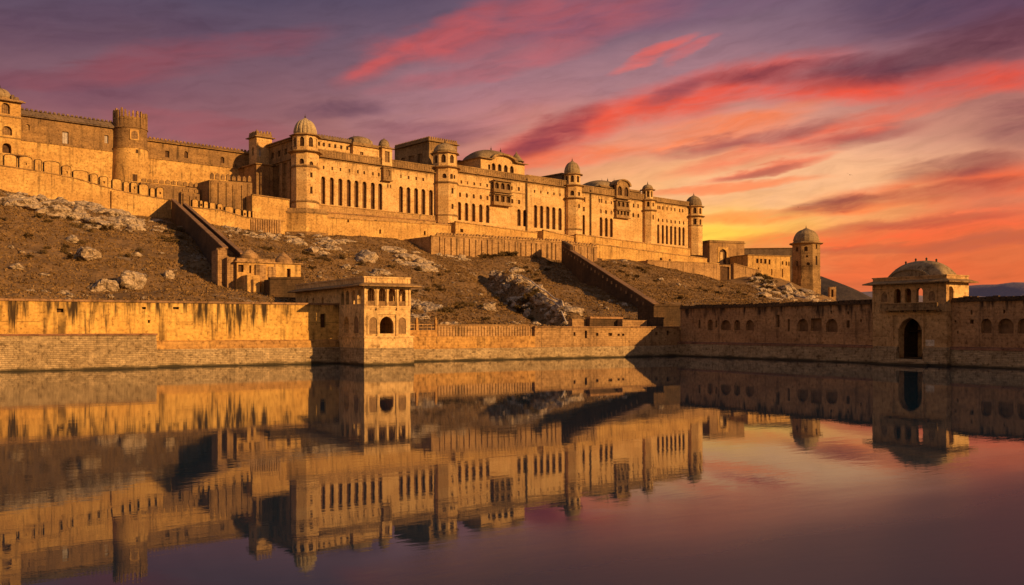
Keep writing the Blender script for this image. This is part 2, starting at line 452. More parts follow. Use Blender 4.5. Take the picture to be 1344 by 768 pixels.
class Op:
    """an opening in a wall: centre s, width w, from z0 to z1, arched or square"""
    def __init__(o, s, w, z0, z1, kind='round', depth=None):
        o.s, o.w, o.z0, o.z1, o.kind, o.depth = s, w, z0, z1, kind, depth
        r = w / 2
        if kind == 'rect':
            o.pts = [(s - r, z0), (s + r, z0), (s + r, z1), (s - r, z1)]
        else:
            rise = r if kind == 'round' else r * 1.18
            rise = min(rise, (z1 - z0) * .8)
            n = 6
            arc = []
            for i in range(n + 1):
                t = i / n
                if kind == 'round':
                    arc.append((r * math.cos(t * math.pi / 2), rise * math.sin(t * math.pi / 2)))
                else:           # pointed, four-centred: full shoulders and a small peak
                    q = math.cos(t * math.pi / 2)
                    arc.append((r * q ** .86 if q > 1e-6 else 0, rise * (.86 * math.sin(t * math.pi / 2) + .14 * t ** 3)))
            sp = z1 - rise
            right = [(s + x, sp + y) for x, y in arc]
            left = [(s - x, sp + y) for x, y in arc[:-1]][::-1]
            o.pts = [(s - r, z0), (s + r, z0)] + right + left
    def outline(o): return o.pts
    def inside(o, x, y):
        c = False; p = o.pts; j = len(p) - 1
        for i in range(len(p)):
            if (p[i][1] > y) != (p[j][1] > y) and x < (p[j][0] - p[i][0]) * (y - p[i][1]) / (p[j][1] - p[i][1]) + p[i][0]: c = not c
            j = i
        return c

def front(b0, a0=0.0): return lambda s, t, h: (s + a0, b0 + t, h)          # faces the lake side (-b)
def side(a0): return lambda s, t, h: (a0 + t, -s, h)                        # faces -a, s = -b
def octface(a, b, r, k):
    ph = -math.pi / 2 + k * math.pi / 4
    N = (math.cos(ph), math.sin(ph)); Rv = (-N[1], N[0])
    return lambda s, t, h: (a + N[0] * (r - t) + Rv[0] * s, b + N[1] * (r - t) + Rv[1] * s, h)

def panels(fm, ops, name, mat, parent, reveal=.6, bars=0, sill=None, frame=None):
    """each window a mesh of its own, set back in its opening"""
    for o in ops:
        d = o.depth or reveal
        mb = MB()
        g = .02
        lp = o.outline(); cx, cz = o.s, (o.z0 + o.z1) / 2
        mb.add([fm(p[0], d, p[1]) for p in lp], [tuple(range(len(lp)))])
        if bars:
            t = max(.05, o.w * .06)
            for i in range(1, bars + 1):
                x = o.s - o.w / 2 + o.w * i / (bars + 1)
                top = o.z1 - (o.w * .5 if o.kind != 'rect' else 0) * abs(2 * i / (bars + 1) - 1)
                q = [fm(x - t, d - .1, o.z0), fm(x + t, d - .1, o.z0), fm(x + t, d - .1, top), fm(x - t, d - .1, top)]
                q2 = [fm(x - t, d - .02, o.z0), fm(x + t, d - .02, o.z0), fm(x + t, d - .02, top), fm(x - t, d - .02, top)]
                mb.add(q + q2, [(0, 1, 2, 3), (0, 4, 5, 1), (1, 5, 6, 2), (3, 2, 6, 7), (0, 3, 7, 4)])
            zm = o.z0 + (o.z1 - o.z0) * .55
            r = o.w / 2 - .02
            mb.add([fm(cx - r, d - .07, zm - t), fm(cx + r, d - .07, zm - t), fm(cx + r, d - .07, zm + t), fm(cx - r, d - .07, zm + t)], [(0, 1, 2, 3)])
        wn = mb.build(name, mat, parent)
        if sill:
            q = MB(); r = o.w / 2 + .25
            lo, hi = o.z0 - .28, o.z0 - .03
            P = [fm(cx - r, -.25, lo), fm(cx + r, -.25, lo), fm(cx + r, .05, lo), fm(cx - r, .05, lo), fm(cx - r, -.25, hi), fm(cx + r, -.25, hi), fm(cx + r, .05, hi), fm(cx - r, .05, hi)]
            q.add(P, [(3, 2, 1, 0), (4, 5, 6, 7), (0, 1, 5, 4), (1, 2, 6, 5), (2, 3, 7, 6), (3, 0, 4, 7)])
            q.build('sill', sill, wn)

def dome_profile(r, z0, h, n=10, bulge=1.05):
    pr = [(r * .97, z0)]
    for i in range(1, n):
        t = i / n * math.pi / 2
        pr.append((r * bulge * math.cos(t) ** .8 if i > 1 else r * bulge, z0 + h * (math.sin(t) ** 1.0)))
    pr.append((r * .10, z0 + h * 1.01)); pr.append((.02, z0 + h * 1.06))
    return pr

def finial(parent, a, b, z, h, mat=None):
    mb = MB().lathe(a, b, [(.02, z - .1), (h * .13, z), (h * .20, z + h * .14), (h * .08, z + h * .28), (h * .15, z + h * .42), (h * .05, z + h * .56), (h * .03, z + h * .8), (.01, z + h)], 10)
    return mb.build('finial', mat or M['metal'], parent, True)

def make_dome(parent, a, b, r, z, h, mat=None, fh=None, rib=.07):
    d = MB().lathe(a, b, dome_profile(r, z, h), 48, rib=rib, nrib=16)
    d.lathe(a, b, [(r * .30, z + h * .9), (r * .34, z + h * .96), (r * .16, z + h * 1.06), (.02, z + h * 1.12)], 16)
    o = d.build('dome', mat or M['dome'], parent, True)
    finial(o, a, b, z + h * 1.05, fh or h * .4)
    return o

def pillow(mb, a0, a1, b0, b1, z0, h, along='a', na=20, nb=14, p=.52):
    """curved bangla roof on a rectangular plan: long humped ridge, ends bowed down"""
    pts, faces = [], []
    for i in range(na + 1):
        for j in range(nb + 1):
            u, v = -1 + 2 * i / na, -1 + 2 * j / nb
            lu, sv = (u, v) if along == 'a' else (v, u)
            k = max(0, 1 - abs(lu) ** 2.3) ** p * max(0, 1 - abs(sv) ** 2.2) ** p
            pts.append((a0 + (a1 - a0) * (u + 1) / 2, b0 + (b1 - b0) * (v + 1) / 2, z0 + h * k))
    for i in range(na):
        for j in range(nb):
            p = i * (nb + 1) + j
            faces.append((p, p + nb + 1, p + nb + 2, p + 1))
    return mb.add(pts, faces)

def teeth(mb, p0, p1, z, w, h, t, gap=.45, curved=True, jitter=0.0):
    """a row of small merlons from plan point p0 to p1"""
    d = Vector((p1[0] - p0[0], p1[1] - p0[1])); L = d.length; d /= L; nrm = Vector((-d.y, d.x))
    n = max(1, int(L / (w * (1 + gap))))
    for i in range(n):
        c = (i + .5) * L / n
        hh = h * (1 + random.uniform(-jitter, jitter))
        prof = [(-w / 2, 0), (w / 2, 0), (w / 2, hh * .6), (w * .28, hh * .88), (0, hh), (-w * .28, hh * .88), (-w / 2, hh * .6)] if curved else [(-w / 2, 0), (w / 2, 0), (w / 2, hh), (-w / 2, hh)]
        k = len(prof)
        F_, B_ = [], []
        for x, y in prof:
            q = (p0[0] + d.x * (c + x), p0[1] + d.y * (c + x))
            F_.append((q[0] - nrm.x * t / 2, q[1] - nrm.y * t / 2, z + y)); B_.append((q[0] + nrm.x * t / 2, q[1] + nrm.y * t / 2, z + y))
        mb.add(F_ + B_, [tuple(range(k)), tuple(range(k, 2 * k))[::-1]] + [(i2, k + i2, k + (i2 + 1) % k, (i2 + 1) % k) for i2 in range(k)])
    return mb

# ------------------------------------------------------------------ terrain: one hill from the lake walls up to the palace
CT = []
def cp(F, a, b, z):
    x, y = F.w(a, b); CT.append((x, y, z))
def cpx(px, py, F, b):
    a = F.A(px, b); cp(F, a, b, F.Z(py, a, b))
def cpd(px, py, d): CT.append(((px - 672) / FOC * d, d, CAMH + (HZ - py) / FOC * d))
for a in range(-150, -60, 15): cp(F1, a, 2, 7.4); cp(F1, a, 8, 7.7)
for a in (-52, -40, -28, -14, -3): cp(F1, a, 2, 4.5); cp(F1, a, 7, 5.0)
for b in (0, -25, -50, -75, -110): cp(F1, 3, b, 4.6); cp(F1, 14, b, 5.4)
RB1 = -8.0                                     # plane of the stepped rampart, in palace plan
for px, py in ((-60, 228), (0, 247), (60, 262), (130, 279), (205, 290), (245, 288)): cpx(px, py, F2, RB1 - 1)
for px, py in ((270, 296), (320, 303), (368, 309)): cpx(px, py, F2, -14)
for px, py in ((402, 316), (430, 311), (500, 313), (560, 320)): cpx(px, py, F2, -14)
for px, py in ((575, 338), (650, 342), (700, 338), (760, 344)): cpx(px, py, F2, -24)
for px, py in ((800, 341), (850, 350), (900, 362), (945, 375)): cpx(px, py, F2, -20)
for px, py in ((985, 362), (1030, 368), (1058, 386)): cpx(px, py, F2, -26)
for a, z in ((-90, 40), (-60, 36), (-20, 32), (40, 31.5), (90, 30), (130, 28)): cp(F2, a, 8, z); cp(F2, a, 40, z - 1); cp(F2, a, 110, z - 12)
cpd(1105, 399, 380); cpd(1120, 412, 400); cpd(1070, 393, 360); cpd(1160, 425, 420)
cpd(900, 401, 205); cpd(960, 400, 225); cpd(1020, 402, 245); cpd(1080, 404, 270); cpd(1150, 424, 290); cpd(1300, 426, 300)
cpd(600, 380, 203); cpd(680, 390, 196); cpd(500, 352, 205); cpd(760, 385, 215); cpd(100, 320, 158); cpd(30, 320, 152); cpd(200, 340, 160)
cpd(336, 385, 152); cpd(345, 392, 140); cpd(250, 380, 137); cpd(450, 380, 165); cpd(560, 395, 180)
cpd(930, 385, 285); cpd(1000, 385, 305)
cp(F1, 300, -150, 3); cp(F1, 320, 120, 6); cp(F1, 200, -80, 4.5); cp(F1, 260, 300, 6); cp(F1, -250, 250, 34); cp(F1, -260, 100, 34); cp(F1, -260, 10, 10); cp(F1, 0, 420, 10); cp(F1, -200, 420, 18)
CT = np.array(CT)
def _phi(r2): return np.where(r2 > 1e-9, .5 * r2 * np.log(r2 + 1e-12), 0.0)
def _fit():
    P = CT[:, :2] / 100; n = len(P)
    D = ((P[:, None] - P[None]) ** 2).sum(-1)
    K = np.zeros((n + 3, n + 3))
    K[:n, :n] = _phi(D) + np.eye(n) * .006
    K[:n, n] = K[n, :n] = 1; K[:n, n + 1:] = P; K[n + 1:, :n] = P.T
    rhs = np.zeros(n + 3); rhs[:n] = CT[:, 2]
    return np.linalg.solve(K, rhs), P
_W, _P = _fit()
def ground_base(X, Y):
    Q = np.stack([np.ravel(X), np.ravel(Y)], -1) / 100
    out = np.empty(len(Q)); n = len(_P)
    for i in range(0, len(Q), 20000):
        q = Q[i:i + 20000]
        D = ((q[:, None] - _P[None]) ** 2).sum(-1)
        out[i:i + 20000] = _phi(D) @ _W[:n] + _W[n] + q @ _W[n + 1:]
    return out
def _gully(x, y):
    # a rocky rib with a gully on its left side, and a scrubby mound above it
    r = 2.6 * math.exp(-((x - MOUND[0]) ** 2 + ((y - MOUND[1]) * .8) ** 2) / 60)
    if not (RIB_BOX[0] < x < RIB_BOX[1] and RIB_BOX[2] < y < RIB_BOX[3]): return r
    best = None
    for (ax, ay), (bx, by) in zip(RIB[:-1], RIB[1:]):
        dx, dy = bx - ax, by - ay; L2 = dx * dx + dy * dy
        t = min(1, max(0, ((x - ax) * dx + (y - ay) * dy) / L2))
        ex, ey = x - ax - dx * t, y - ay - dy * t
        d = math.hypot(ex, ey); sg = 1 if dx * ey - dy * ex > 0 else -1
        if best is None or d < best[0]: best = (d, sg * d)
    t = best[1]
    return r + 1.7 * math.exp(-((t - 1.0) / 2.2) ** 2) - 2.6 * math.exp(-((t + 4.2) / 3.0) ** 2)
def _hit0(px, py):
    ds = np.arange(118, 420, .5); X = (px - 672) / FOC * ds
    ok = ground_base(X, ds) >= CAMH + (HZ - py) / FOC * ds
    d = ds[np.where(ok)[0][0]]
    return (px - 672) / FOC * d, d
def _lump(x, y):
    return _rough(x, y) + _gully(x, y)
def _rough(x, y):
    p = Vector((x / 17, y / 17, .3))
    r = noise.noise(p) * 1.1 + noise.noise(p * 2.7) * .6 + noise.noise(p * 6.1) * .24
    return r
RIB = [_hit0(*p) for p in ((652, 362), (672, 376), (694, 391), (716, 404), (742, 420))]
MOUND = _hit0(668, 346)
RIB_BOX = (min(p[0] for p in RIB) - 12, max(p[0] for p in RIB) + 12, min(p[1] for p in RIB) - 10, max(p[1] for p in RIB) + 12)
def soft_mask(x, y):                      # no lumps at the foot of the lake walls
    a, b = F1.inv(x, y)
    e = max(a, b)
    return min(1.0, max(0.0, (e - 3) / 14))
def ground_z(x, y):
    return float(ground_base([x], [y])[0]) + _lump(x, y) * soft_mask(x, y)
def hit(px, py, d0=112.0, d1=460.0):
    """where the line of sight through a picture point meets the hill"""
    ds = np.arange(d0, d1, 1.0)
    X = (px - 672) / FOC * ds; Zr = CAMH + (HZ - py) / FOC * ds
    G = ground_base(X, ds)
    ok = np.array([max(F1.inv(x, y)) > 1 for x, y in zip(X, ds)])
    idx = np.where((G >= Zr) & ok)[0]
    d = ds[idx[0]] if len(idx) else 200.0
    x = (px - 672) / FOC * d
    return x, d, ground_z(x, d)

def build_terrain():
    A = np.concatenate([np.arange(-330, -120, 3.0), np.arange(-120, 0.4, 1.1), np.arange(0.6, 150, 1.4), np.arange(150, 430, 4.0)])
    Bv = np.concatenate([np.arange(-260, -100, 6.0), np.arange(-100, 0.4, 2.5), np.arange(0.6, 230, 1.1), np.arange(230, 560, 5.0)])
    na, nb = len(A), len(Bv)
    AA, BB = np.meshgrid(A, Bv, indexing='ij')
    X = F1.ox + AA * F1.c - BB * F1.s; Y = F1.oy + AA * F1.s + BB * F1.c
    Z = ground_base(X, Y)
    Z = Z + np.array([_lump(x, y) * soft_mask(x, y) for x, y in zip(X.ravel(), Y.ravel())])
    Z = np.maximum(Z, 1.5)
    co = np.stack([X.ravel(), Y.ravel(), Z], -1)
    I, J = np.meshgrid(np.arange(na - 1), np.arange(nb - 1), indexing='ij')
    keep = ~((AA[1:, 1:] < .7) & (BB[1:, 1:] < .7))
    p = (I * nb + J)[keep]
    quads = np.stack([p, p + nb, p + nb + 1, p + 1], -1)
    me = bpy.data.meshes.new('hillside')
    me.vertices.add(len(co)); me.vertices.foreach_set('co', co.astype(np.float32).ravel())
    me.loops.add(quads.size); me.loops.foreach_set('vertex_index', quads.astype(np.int32).ravel())
    me.polygons.add(len(quads)); me.polygons.foreach_set('loop_start', np.arange(0, quads.size, 4, dtype=np.int32))
    me.polygons.foreach_set('use_smooth', np.ones(len(quads), bool))
    me.update(calc_edges=True); me.validate()
    o = bpy.data.objects.new('hillside', me); COL.objects.link(o)
    o['kind'] = 'structure'
    m, w = new_mat('dry_hillside')
    tc = w.n('ShaderNodeTexCoord').outputs['Object']
    big = w.noise(tc, .045, 6, .6)
    medn = w.noise(tc, .30, 6, .65)
    fine = w.noise(tc, 1.8, 8, .75)
    col = w.ramp(big, [(.3, (.165, .096, .041)), (.48, (.235, .14, .062)), (.62, (.185, .108, .047)), (.75, (.30, .19, .095))])
    col = w.mix(1.0, col, w.ramp(medn, [(.32, (.68, .66, .64)), (.5, (1, 1, 1)), (.68, (1.25, 1.22, 1.18))]), 'MULTIPLY')
    col = w.mix(1.0, col, w.ramp(fine, [(.34, (.64, .62, .60)), (.5, (1, 1, 1)), (.68, (1.24, 1.22, 1.2))]), 'MULTIPLY')
    strk = w.noise(w.xyz(w.m('ADD', w.m('MULTIPLY', w.sep(tc)[0], .9), w.m('MULTIPLY', w.sep(tc)[1], .25)), w.m('MULTIPLY', w.m('SUBTRACT', w.sep(tc)[1], w.sep(tc)[0]), .12), 0), .8, 5, .6)
    col = w.mix(1.0, col, w.ramp(strk, [(.34, (.7, .68, .66)), (.5, (1, 1, 1)), (.66, (1.3, 1.27, 1.22))]), 'MULTIPLY')
    rock = w.m('MULTIPLY', w.mapr(w.noise(tc, .12, 7, .7), .58, .66), w.mapr(w.noise(tc, .9, 4, .7), .42, .55))
    col = w.mix(rock, col, (.34, .25, .17))
    hgt = w.m('ADD', fine, w.m('MULTIPLY', medn, 1.2))
    finish(w, col, .95, hgt, .9, .35)
    me.materials.append(m)
    return o
hill = build_terrain()

# ground to the horizon, far below nothing else
g = MB().add([(-9000, -9000, -1.2), (9000, -9000, -1.2), (9000, 9000, -1.2), (-9000, 9000, -1.2)], [(0, 1, 2, 3)])
def mat_plain_ground():
    m, w = new_mat('dry_plain')
    tc = w.n('ShaderNodeTexCoord').outputs['Object']
    col = w.ramp(w.noise(tc, .01, 6, .6), [(.3, (.10, .075, .045)), (.7, (.17, .12, .075))])
    finish(w, col, .95)
    return m
g.build('ground', mat_plain_ground(), F=W0, base=(0, 0, 0), kind='structure')

def build_water():
    m, w = new_mat('lake_water')
    tc = w.n('ShaderNodeTexCoord').outputs['Object']
    x, y, z = w.sep(tc)
    n1 = w.noise(w.xyz(w.m('MULTIPLY', x, .35), w.m('MULTIPLY', y, 1.0), 0), .55, 3, .55, .4)
    n2 = w.noise(w.xyz(w.m('MULTIPLY', x, .5), w.m('MULTIPLY', y, 1.2), 5), 2.2, 4, .6, .3)
    calm = w.mapr(w.noise(w.xyz(w.m('MULTIPLY', x, .35), y, 9), .035, 4, .6), .35, .65, .25, 1.0)
    hgt = w.m('MULTIPLY', w.m('ADD', n1, w.m('MULTIPLY', n2, .38)), calm)
    wx_, wy_, _ = w.sep(w.n('ShaderNodeNewGeometry').outputs['Position'])
    b = w.n('ShaderNodeBump'); b.inputs['Strength'].default_value = 1.0; b.inputs['Distance'].default_value = .013
    w.put(b.inputs['Height'], hgt)
    p = w.n('ShaderNodeBsdfPrincipled')
    p.inputs['Base Color'].default_value = (.010, .027, .050, 1)
    # a light breeze roughens the open water towards the near right; the sheltered water below the walls stays calm
    edge = w.m('SUBTRACT', w.m('ADD', 20.5, w.m('MINIMUM', w.m('MULTIPLY', wx_, .72), w.m('MULTIPLY', wx_, 1.6))), wy_)
    edge = w.m('ADD', edge, w.m('MULTIPLY', w.m('SUBTRACT', w.noise(w.xyz(w.m('MULTIPLY', x, .3), y, 2), .09, 4, .6), .5), 14.0))
    breeze = w.mapr(edge, -5, 6)
    w.put(p.inputs['Roughness'], w.m('ADD', .008, w.m('MULTIPLY', breeze, .30)))
    w.put(b.inputs['Distance'], w.m('ADD', .0055, w.m('MULTIPLY', breeze, .018)))
    p.inputs['IOR'].default_value = 1.34
    p.inputs['Specular Tint'].default_value = (.68, .86, 1.0, 1)
    w.put(p.inputs['Normal'], b.outputs[0])
    o = w.n('ShaderNodeOutputMaterial'); w.put(o.inputs[0], p.outputs[0])
    mb = MB().add([(-420, -520, 0), (.55, -520, 0), (.55, .55, 0), (-420, .55, 0)], [(0, 1, 2, 3)])
    mb.build('water', m, F=F1, base=(0, 0, 0), kind='structure')
build_water()

def build_far_hills():
    m, w = new_mat('distant_hill')
    tc = w.n('ShaderNodeTexCoord').outputs['Object']
    n = w.noise(tc, .02, 8, .7)
    finish(w, w.ramp(n, [(.34, (.035, .026, .022)), (.6, (.085, .06, .048))]), .95, n, .8, 6)
    m2, w = new_mat('hazy_mesa')
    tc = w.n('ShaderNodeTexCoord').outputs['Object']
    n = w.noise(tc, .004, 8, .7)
    finish(w, w.ramp(n, [(.3, (.19, .16, .20)), (.7, (.26, .21, .25))]), .95, n, .6, 20)  # blue haze of distance put into the rock colour
    def ridge(name, prof, d, depth, mat, rough, nb=10, sharp=1.0):
        """prof: picture outline of the crest, kept at its own distance with slopes in front and behind"""
        px = np.array([p[0] for p in prof]); py = np.array([p[1] for p in prof])
        n = 90
        pts, faces = [], []
        for i in range(n + 1):
            q = px[0] + (px[-1] - px[0]) * i / n
            h = CAMH + (HZ - np.interp(q, px, py)) / FOC * d
            for j in range(nb + 1):
                t = -1 + 2 * j / nb
                k = max(0, 1 - abs(t) ** sharp)
                X = (q - 672) / FOC * d; Y = d + t * depth
                z = -2 + (h + 2) * k
                z += rough * noise.noise(Vector((X / (depth * .25), Y / (depth * .25), 2.0))) * min(1, 3 * k) * (1 if j != nb // 2 else .25)
                pts.append((X, Y, z))
        for i in range(n):
            for j in range(nb):
                p = i * (nb + 1) + j
                faces.append((p, p + nb + 1, p + nb + 2, p + 1))
        MB().add(pts, faces).build(name, mat, F=W0, base=(0, 0, 0), kind='structure', smooth=True)
    ridge('hills', [(940, 420), (1000, 380), (1040, 358), (1078, 363), (1100, 375), (1125, 389), (1150, 397), (1190, 412), (1230, 432)], 640, 160, m, 4, 14, 1.3)
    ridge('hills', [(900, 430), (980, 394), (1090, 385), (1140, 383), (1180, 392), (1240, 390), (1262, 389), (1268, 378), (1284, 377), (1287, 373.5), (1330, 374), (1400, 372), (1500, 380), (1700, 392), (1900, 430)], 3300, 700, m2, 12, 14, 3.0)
build_far_hills()

# ------------------------------------------------------------------ the palace
def wpx(F, px, w, b):
    return F.A(px + w / 2, b) - F.A(px - w / 2, b)

def row(F, b, pxs, ytop, ybot, w, kind='round', depth=None, ref=None):
    """openings at the given picture columns, all on one level"""
    ref = ref or pxs[0]
    z1, z0 = F.Zp(ref, ytop, b), F.Zp(ref, ybot, b)
    return [Op(F.A(p, b), wpx(F, p, w, b), z0, z1, kind, depth) for p in pxs]

def ribbon(mb, a0, a1, b, z0, z1, out):
    return mb.box(a0, a1, b - out, b + .05, z0, z1)

def chajja(mb, a0, a1, b, z, out, th=.18, drop=.35):
    """sloping stone eave along a front at depth b"""
    return mb.add([(a0, b + .1, z + th), (a1, b + .1, z + th), (a1, b - out, z - drop + th), (a0, b - out, z - drop + th),
                   (a0, b + .1, z - .25), (a1, b + .1, z - .25), (a1, b - out, z - drop), (a0, b - out, z - drop)],
                  [(3, 2, 1, 0), (4, 5, 6, 7), (3, 7, 6, 2), (0, 4, 7, 3), (2, 6, 5, 1)])

def wing_mat(h):
    wing_mat.n += 1
    return stone_mat('palace_front_stone', (.68, .455, .215), (.56, .345, .145), .40, (1.4, .5), .30, .5, drip=(h, 2.6), seed=200 + 7 * wing_mat.n)
wing_mat.n = 0
def palace_wing(label, x0, x1, zref, yc, yt, yb, ops, small, depth=16, string=None, pipe=None, b=0.0, podium=None, up=None):
    """one stretch of the long front. yc, yt, yb: eave, parapet top and foot at picture column zref"""
    a0, a1 = F2.A(x0, b), F2.A(x1, b)
    zc, zt, zb = F2.Zp(zref, yc, b), F2.Zp(zref, yt, b), F2.Zp(zref, yb, b)
    t = thing('palace_wing', label, 'palace wing', F2, (a0 + a1) / 2, b, zb, 'wings of the long palace front')
    fm = front(b)
    allo = ops + small
    mb = MB().wall(fm, a0, a1, zb - 3, zc, allo)
    d = depth
    mb.add([(a0, b, zb - 3), (a0, b + d, zb - 3), (a0, b + d, zc), (a0, b, zc), (a1, b, zb - 3), (a1, b + d, zb - 3), (a1, b + d, zc), (a1, b, zc)],
           [(0, 1, 2, 3), (4, 7, 6, 5), (1, 5, 6, 2), (3, 2, 6, 7)])
    mb.build('wall', wing_mat(zc - zb), t)
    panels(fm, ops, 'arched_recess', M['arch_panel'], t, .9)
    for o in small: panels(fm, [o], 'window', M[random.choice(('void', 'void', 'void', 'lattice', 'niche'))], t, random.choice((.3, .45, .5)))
    c = MB()
    chajja(c, a0, a1, b, zc + .1, .95)
    ribbon(c, a0, a1, b, zc - .75, zc - .45, .16)
    for sy in string or ():
        z = F2.Zp(zref, sy, b); ribbon(c, a0, a1, b, z - .12, z + .12, .14)
    c.build('cornice', M['palace_worn'], t)
    p = MB()
    p.box(a0, a1, b - .18, b + .5, zc + .05, zt - .35)
    p.box(a0, a1, b - .32, b + .62, zt - .35, zt)
    n = int((a1 - a0) / .95)
    for i in range(n):
        s = a0 + (i + .5) * (a1 - a0) / n
        p.box(s - .14, s + .14, b - .27, b - .15, zc + .28, zt - .4)
    p.build('parapet', M['palace_worn'], t)
    if podium:
        z1 = F2.Zp(zref, podium, b)
        q = MB().box(a0, a1, b - .55, b + .02, zb - 2.5, z1)
        q.box(a0, a1, b - .7, b + .02, z1 - .02, z1 + .22)
        q.build('plinth', M['podium'], t)
    for pp in pipe or ():
        s = F2.A(pp, b)
        MB().box(s - .32, s + .32, b - .42, b + .02, zb, zc + .9).build('drain_shaft', M['stair_dark'], t)
    return t, zc, zt

def oct_tower(label, px, half, zref, yb, bands, ytop, wins, kiosk, dome, b=0.0, mat='palace', base_extra=0, corb=None, group='corner towers of the palace', kind='octagonal_tower'):
    """bands: (picture row, overhang in m); wins: (face, along, width m, ytop, ybot, kind); kiosk: (ybot, ytop, half scale) ; dome (ytop, kind)"""
    a = F2.A(px, b); d = F2.w(a, b)[1]
    r = half * d / FOC
    z = lambda y: F2.Z(y, a, b)
    zb, zt = z(yb), z(ytop)
    t = thing(kind, label, 'tower', F2, a, b, zb, group)
    mb = MB()
    # shaft faces with real openings
    hw = r * math.tan(math.pi / 8)
    pan = []
    for k in range(8):
        ops = [Op(s * hw * 2, w_, z(y1), z(y0), kd, .45) for (f, s, w_, y0, y1, kd) in wins if f == k]
        fm = octface(a, b, r, k)
        mb.wall(fm, -hw, hw, zb - 3.5 - base_extra, zt, ops)
        pan.append((fm, ops))
    mb.build('shaft', M[mat], t)
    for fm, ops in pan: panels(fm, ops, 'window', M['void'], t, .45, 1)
    for i, (y, out) in enumerate(bands):
        c = MB().octa(a, b, r * .98, z(y) - .55, z(y) - .12, r + out * .75)
        c.octa(a, b, r + out, z(y) - .12, z(y) + .12)
        c.octa(a, b, r + out * .5, z(y) + .12, z(y) + .4, r * .99)
        c.build('cornice', M['palace_worn'], t)
    if kiosk:
        ky0, ky1, ks = kiosk
        rk = r * ks; hk = rk * math.tan(math.pi / 8)
        k0, k1 = z(ky0), z(ky1)
        mb = MB(); pan = []
        for k in range(8):
            o = Op(0, hk * 1.0, k0 + (k1 - k0) * .22, k0 + (k1 - k0) * .82, 'pointed', .4)
            fm = octface(a, b, rk, k)
            mb.wall(fm, -hk, hk, k0 - .3, k1, [o]); pan.append((fm, o))
        ko = mb.build('kiosk', M['palace'], t)
        for k, (fm, o) in enumerate(pan):
            if k in (0, 6, 7, 1): panels(fm, [o], 'window', M['void'], ko, .4, 1)
        e = MB().octa(a, b, rk + .9, k1 - .28, k1 - .12)
        e.octa(a, b, rk + .15, k1 - .12, k1 + .25)
        e.octa(a, b, rk + .9, k1 - .12, k1 + .02, rk + .15)
        e.build('eave', M['palace_worn'], ko)
        top, rr, zz = t, rk, k1 + .25
    else:
        top, rr, zz = t, r, zt
    if dome:
        dy, rib = dome
        make_dome(top, a, b, rr * .97, zz, (z(dy) - zz) / 1.08, M['dome_pale'] if rib > .08 else None, fh=max(1.4, r * .42), rib=rib)
    return t, a, r

# four main wings, left to right
arch1 = row(F2, 0, [424.3, 435.5, 446.7, 457.8, 467.8, 478.4, 489.3, 499.1], 233, 269, 5.4, ref=435.5)
arch1 += row(F2, 0, [526.3, 536.1, 546.2, 555.7, 565.6], 244.5, 279.5, 5.2)
sm1 = row(F2, 0, [424.8, 436, 447, 458.5, 469.7, 478, 489.4, 497.2], 217.5, 222, 2.2, 'rect') + row(F2, 0, [526, 536.3, 546.2, 555.5], 229.5, 234, 2.4, 'rect')
sm1 += row(F2, 0, [509, 512.5], 242, 246.5, 1.8, 'rect')
wing1, zc1, zt1 = palace_wing('palace wing with thirteen tall arched recesses, between its ribbed pale dome and the second tower', 414, 571, 435.5, 207.6, 198, 283, arch1, sm1, podium=271)
arch2 = row(F2, 0, [603, 612.3, 621.6, 631, 640], 265, 289, 4.8) + row(F2, 0, [681.2, 689], 274.5, 296.5, 4.6)
sm2 = row(F2, 0, [605.5, 613.5, 622.5, 630.6, 639.4], 237, 241, 2.3, 'rect') + row(F2, 0, [603.8, 612.7, 621.8, 631, 639.7], 252.6, 258.4, 2.8) + row(F2, 0, [672.4, 681.3], 261.3, 267, 2.8, 'rect') + row(F2, 0, [671.4, 681], 244.5, 249.5, 2.8, 'rect')
wing2, zc2, zt2 = palace_wing('palace wing with a stacked double balcony and a curved roof pavilion above it', 596, 691.3, 603, 225.2, 217, 296, arch2, sm2, string=(243.7,), pipe=(690.6,))
arch3 = row(F2, 0, [702.9, 710.8, 719, 726.8, 735], 269, 299, 4.6)
sm3 = row(F2, 0, [701.7, 709.8, 719, 727, 735], 249.3, 253, 1.9, 'rect')
wing3, zc3, zt3 = palace_wing('narrow palace wing with five tall arched recesses and no balcony, left of the third tower', 691.3, 743, 702.9, 239.6, 231, 305, arch3, sm3)
arch4 = row(F2, 0, [766.2], 282, 308, 3.2) + row(F2, 0, [788.9, 795.8, 802.4], 285, 310, 3.9)
sm4 = row(F2, 0, [767.2], 259, 265, 2.2, 'rect') + row(F2, 0, [766.3], 271.5, 277.5, 2.6, 'rect') + row(F2, 0, [787, 789.6], 261, 266, 1.7, 'rect') + row(F2, 0, [795.3, 802.4], 263, 267.4, 1.9) + row(F2, 0, [788.5, 795.4, 802.4], 274.7, 280, 2.7) + row(F2, 0, [831.6, 837.4], 267, 272.5, 2.3) + row(F2, 0, [831.2, 837.8], 279.5, 285, 2.5)
wing4, zc4, zt4 = palace_wing('palace wing with a tall arch topped balcony bay, between the third and fourth towers', 758, 846, 788.9, 254.8, 246.5, 313, arch4, sm4, pipe=(774.6,))
arch5 = row(F2, 0, [864, 870, 875.4, 880.9, 886.3, 892, 897.1], 294.5, 319.5, 2.9)
sm5 = row(F2, 0, [863.5, 866, 870, 875.5, 880.8, 885.7, 892, 896], 271, 275.5, 1.7, 'rect', ref=870) + row(F2, 0, [864.2, 869.8, 875.3, 880.8, 886.2, 891.8, 897.2], 286.5, 291, 1.9)
wing5, zc5, zt5 = palace_wing('last palace wing with seven close set slit arches, before the end tower', 855, 905, 870, 265.6, 260, 321, arch5, sm5)

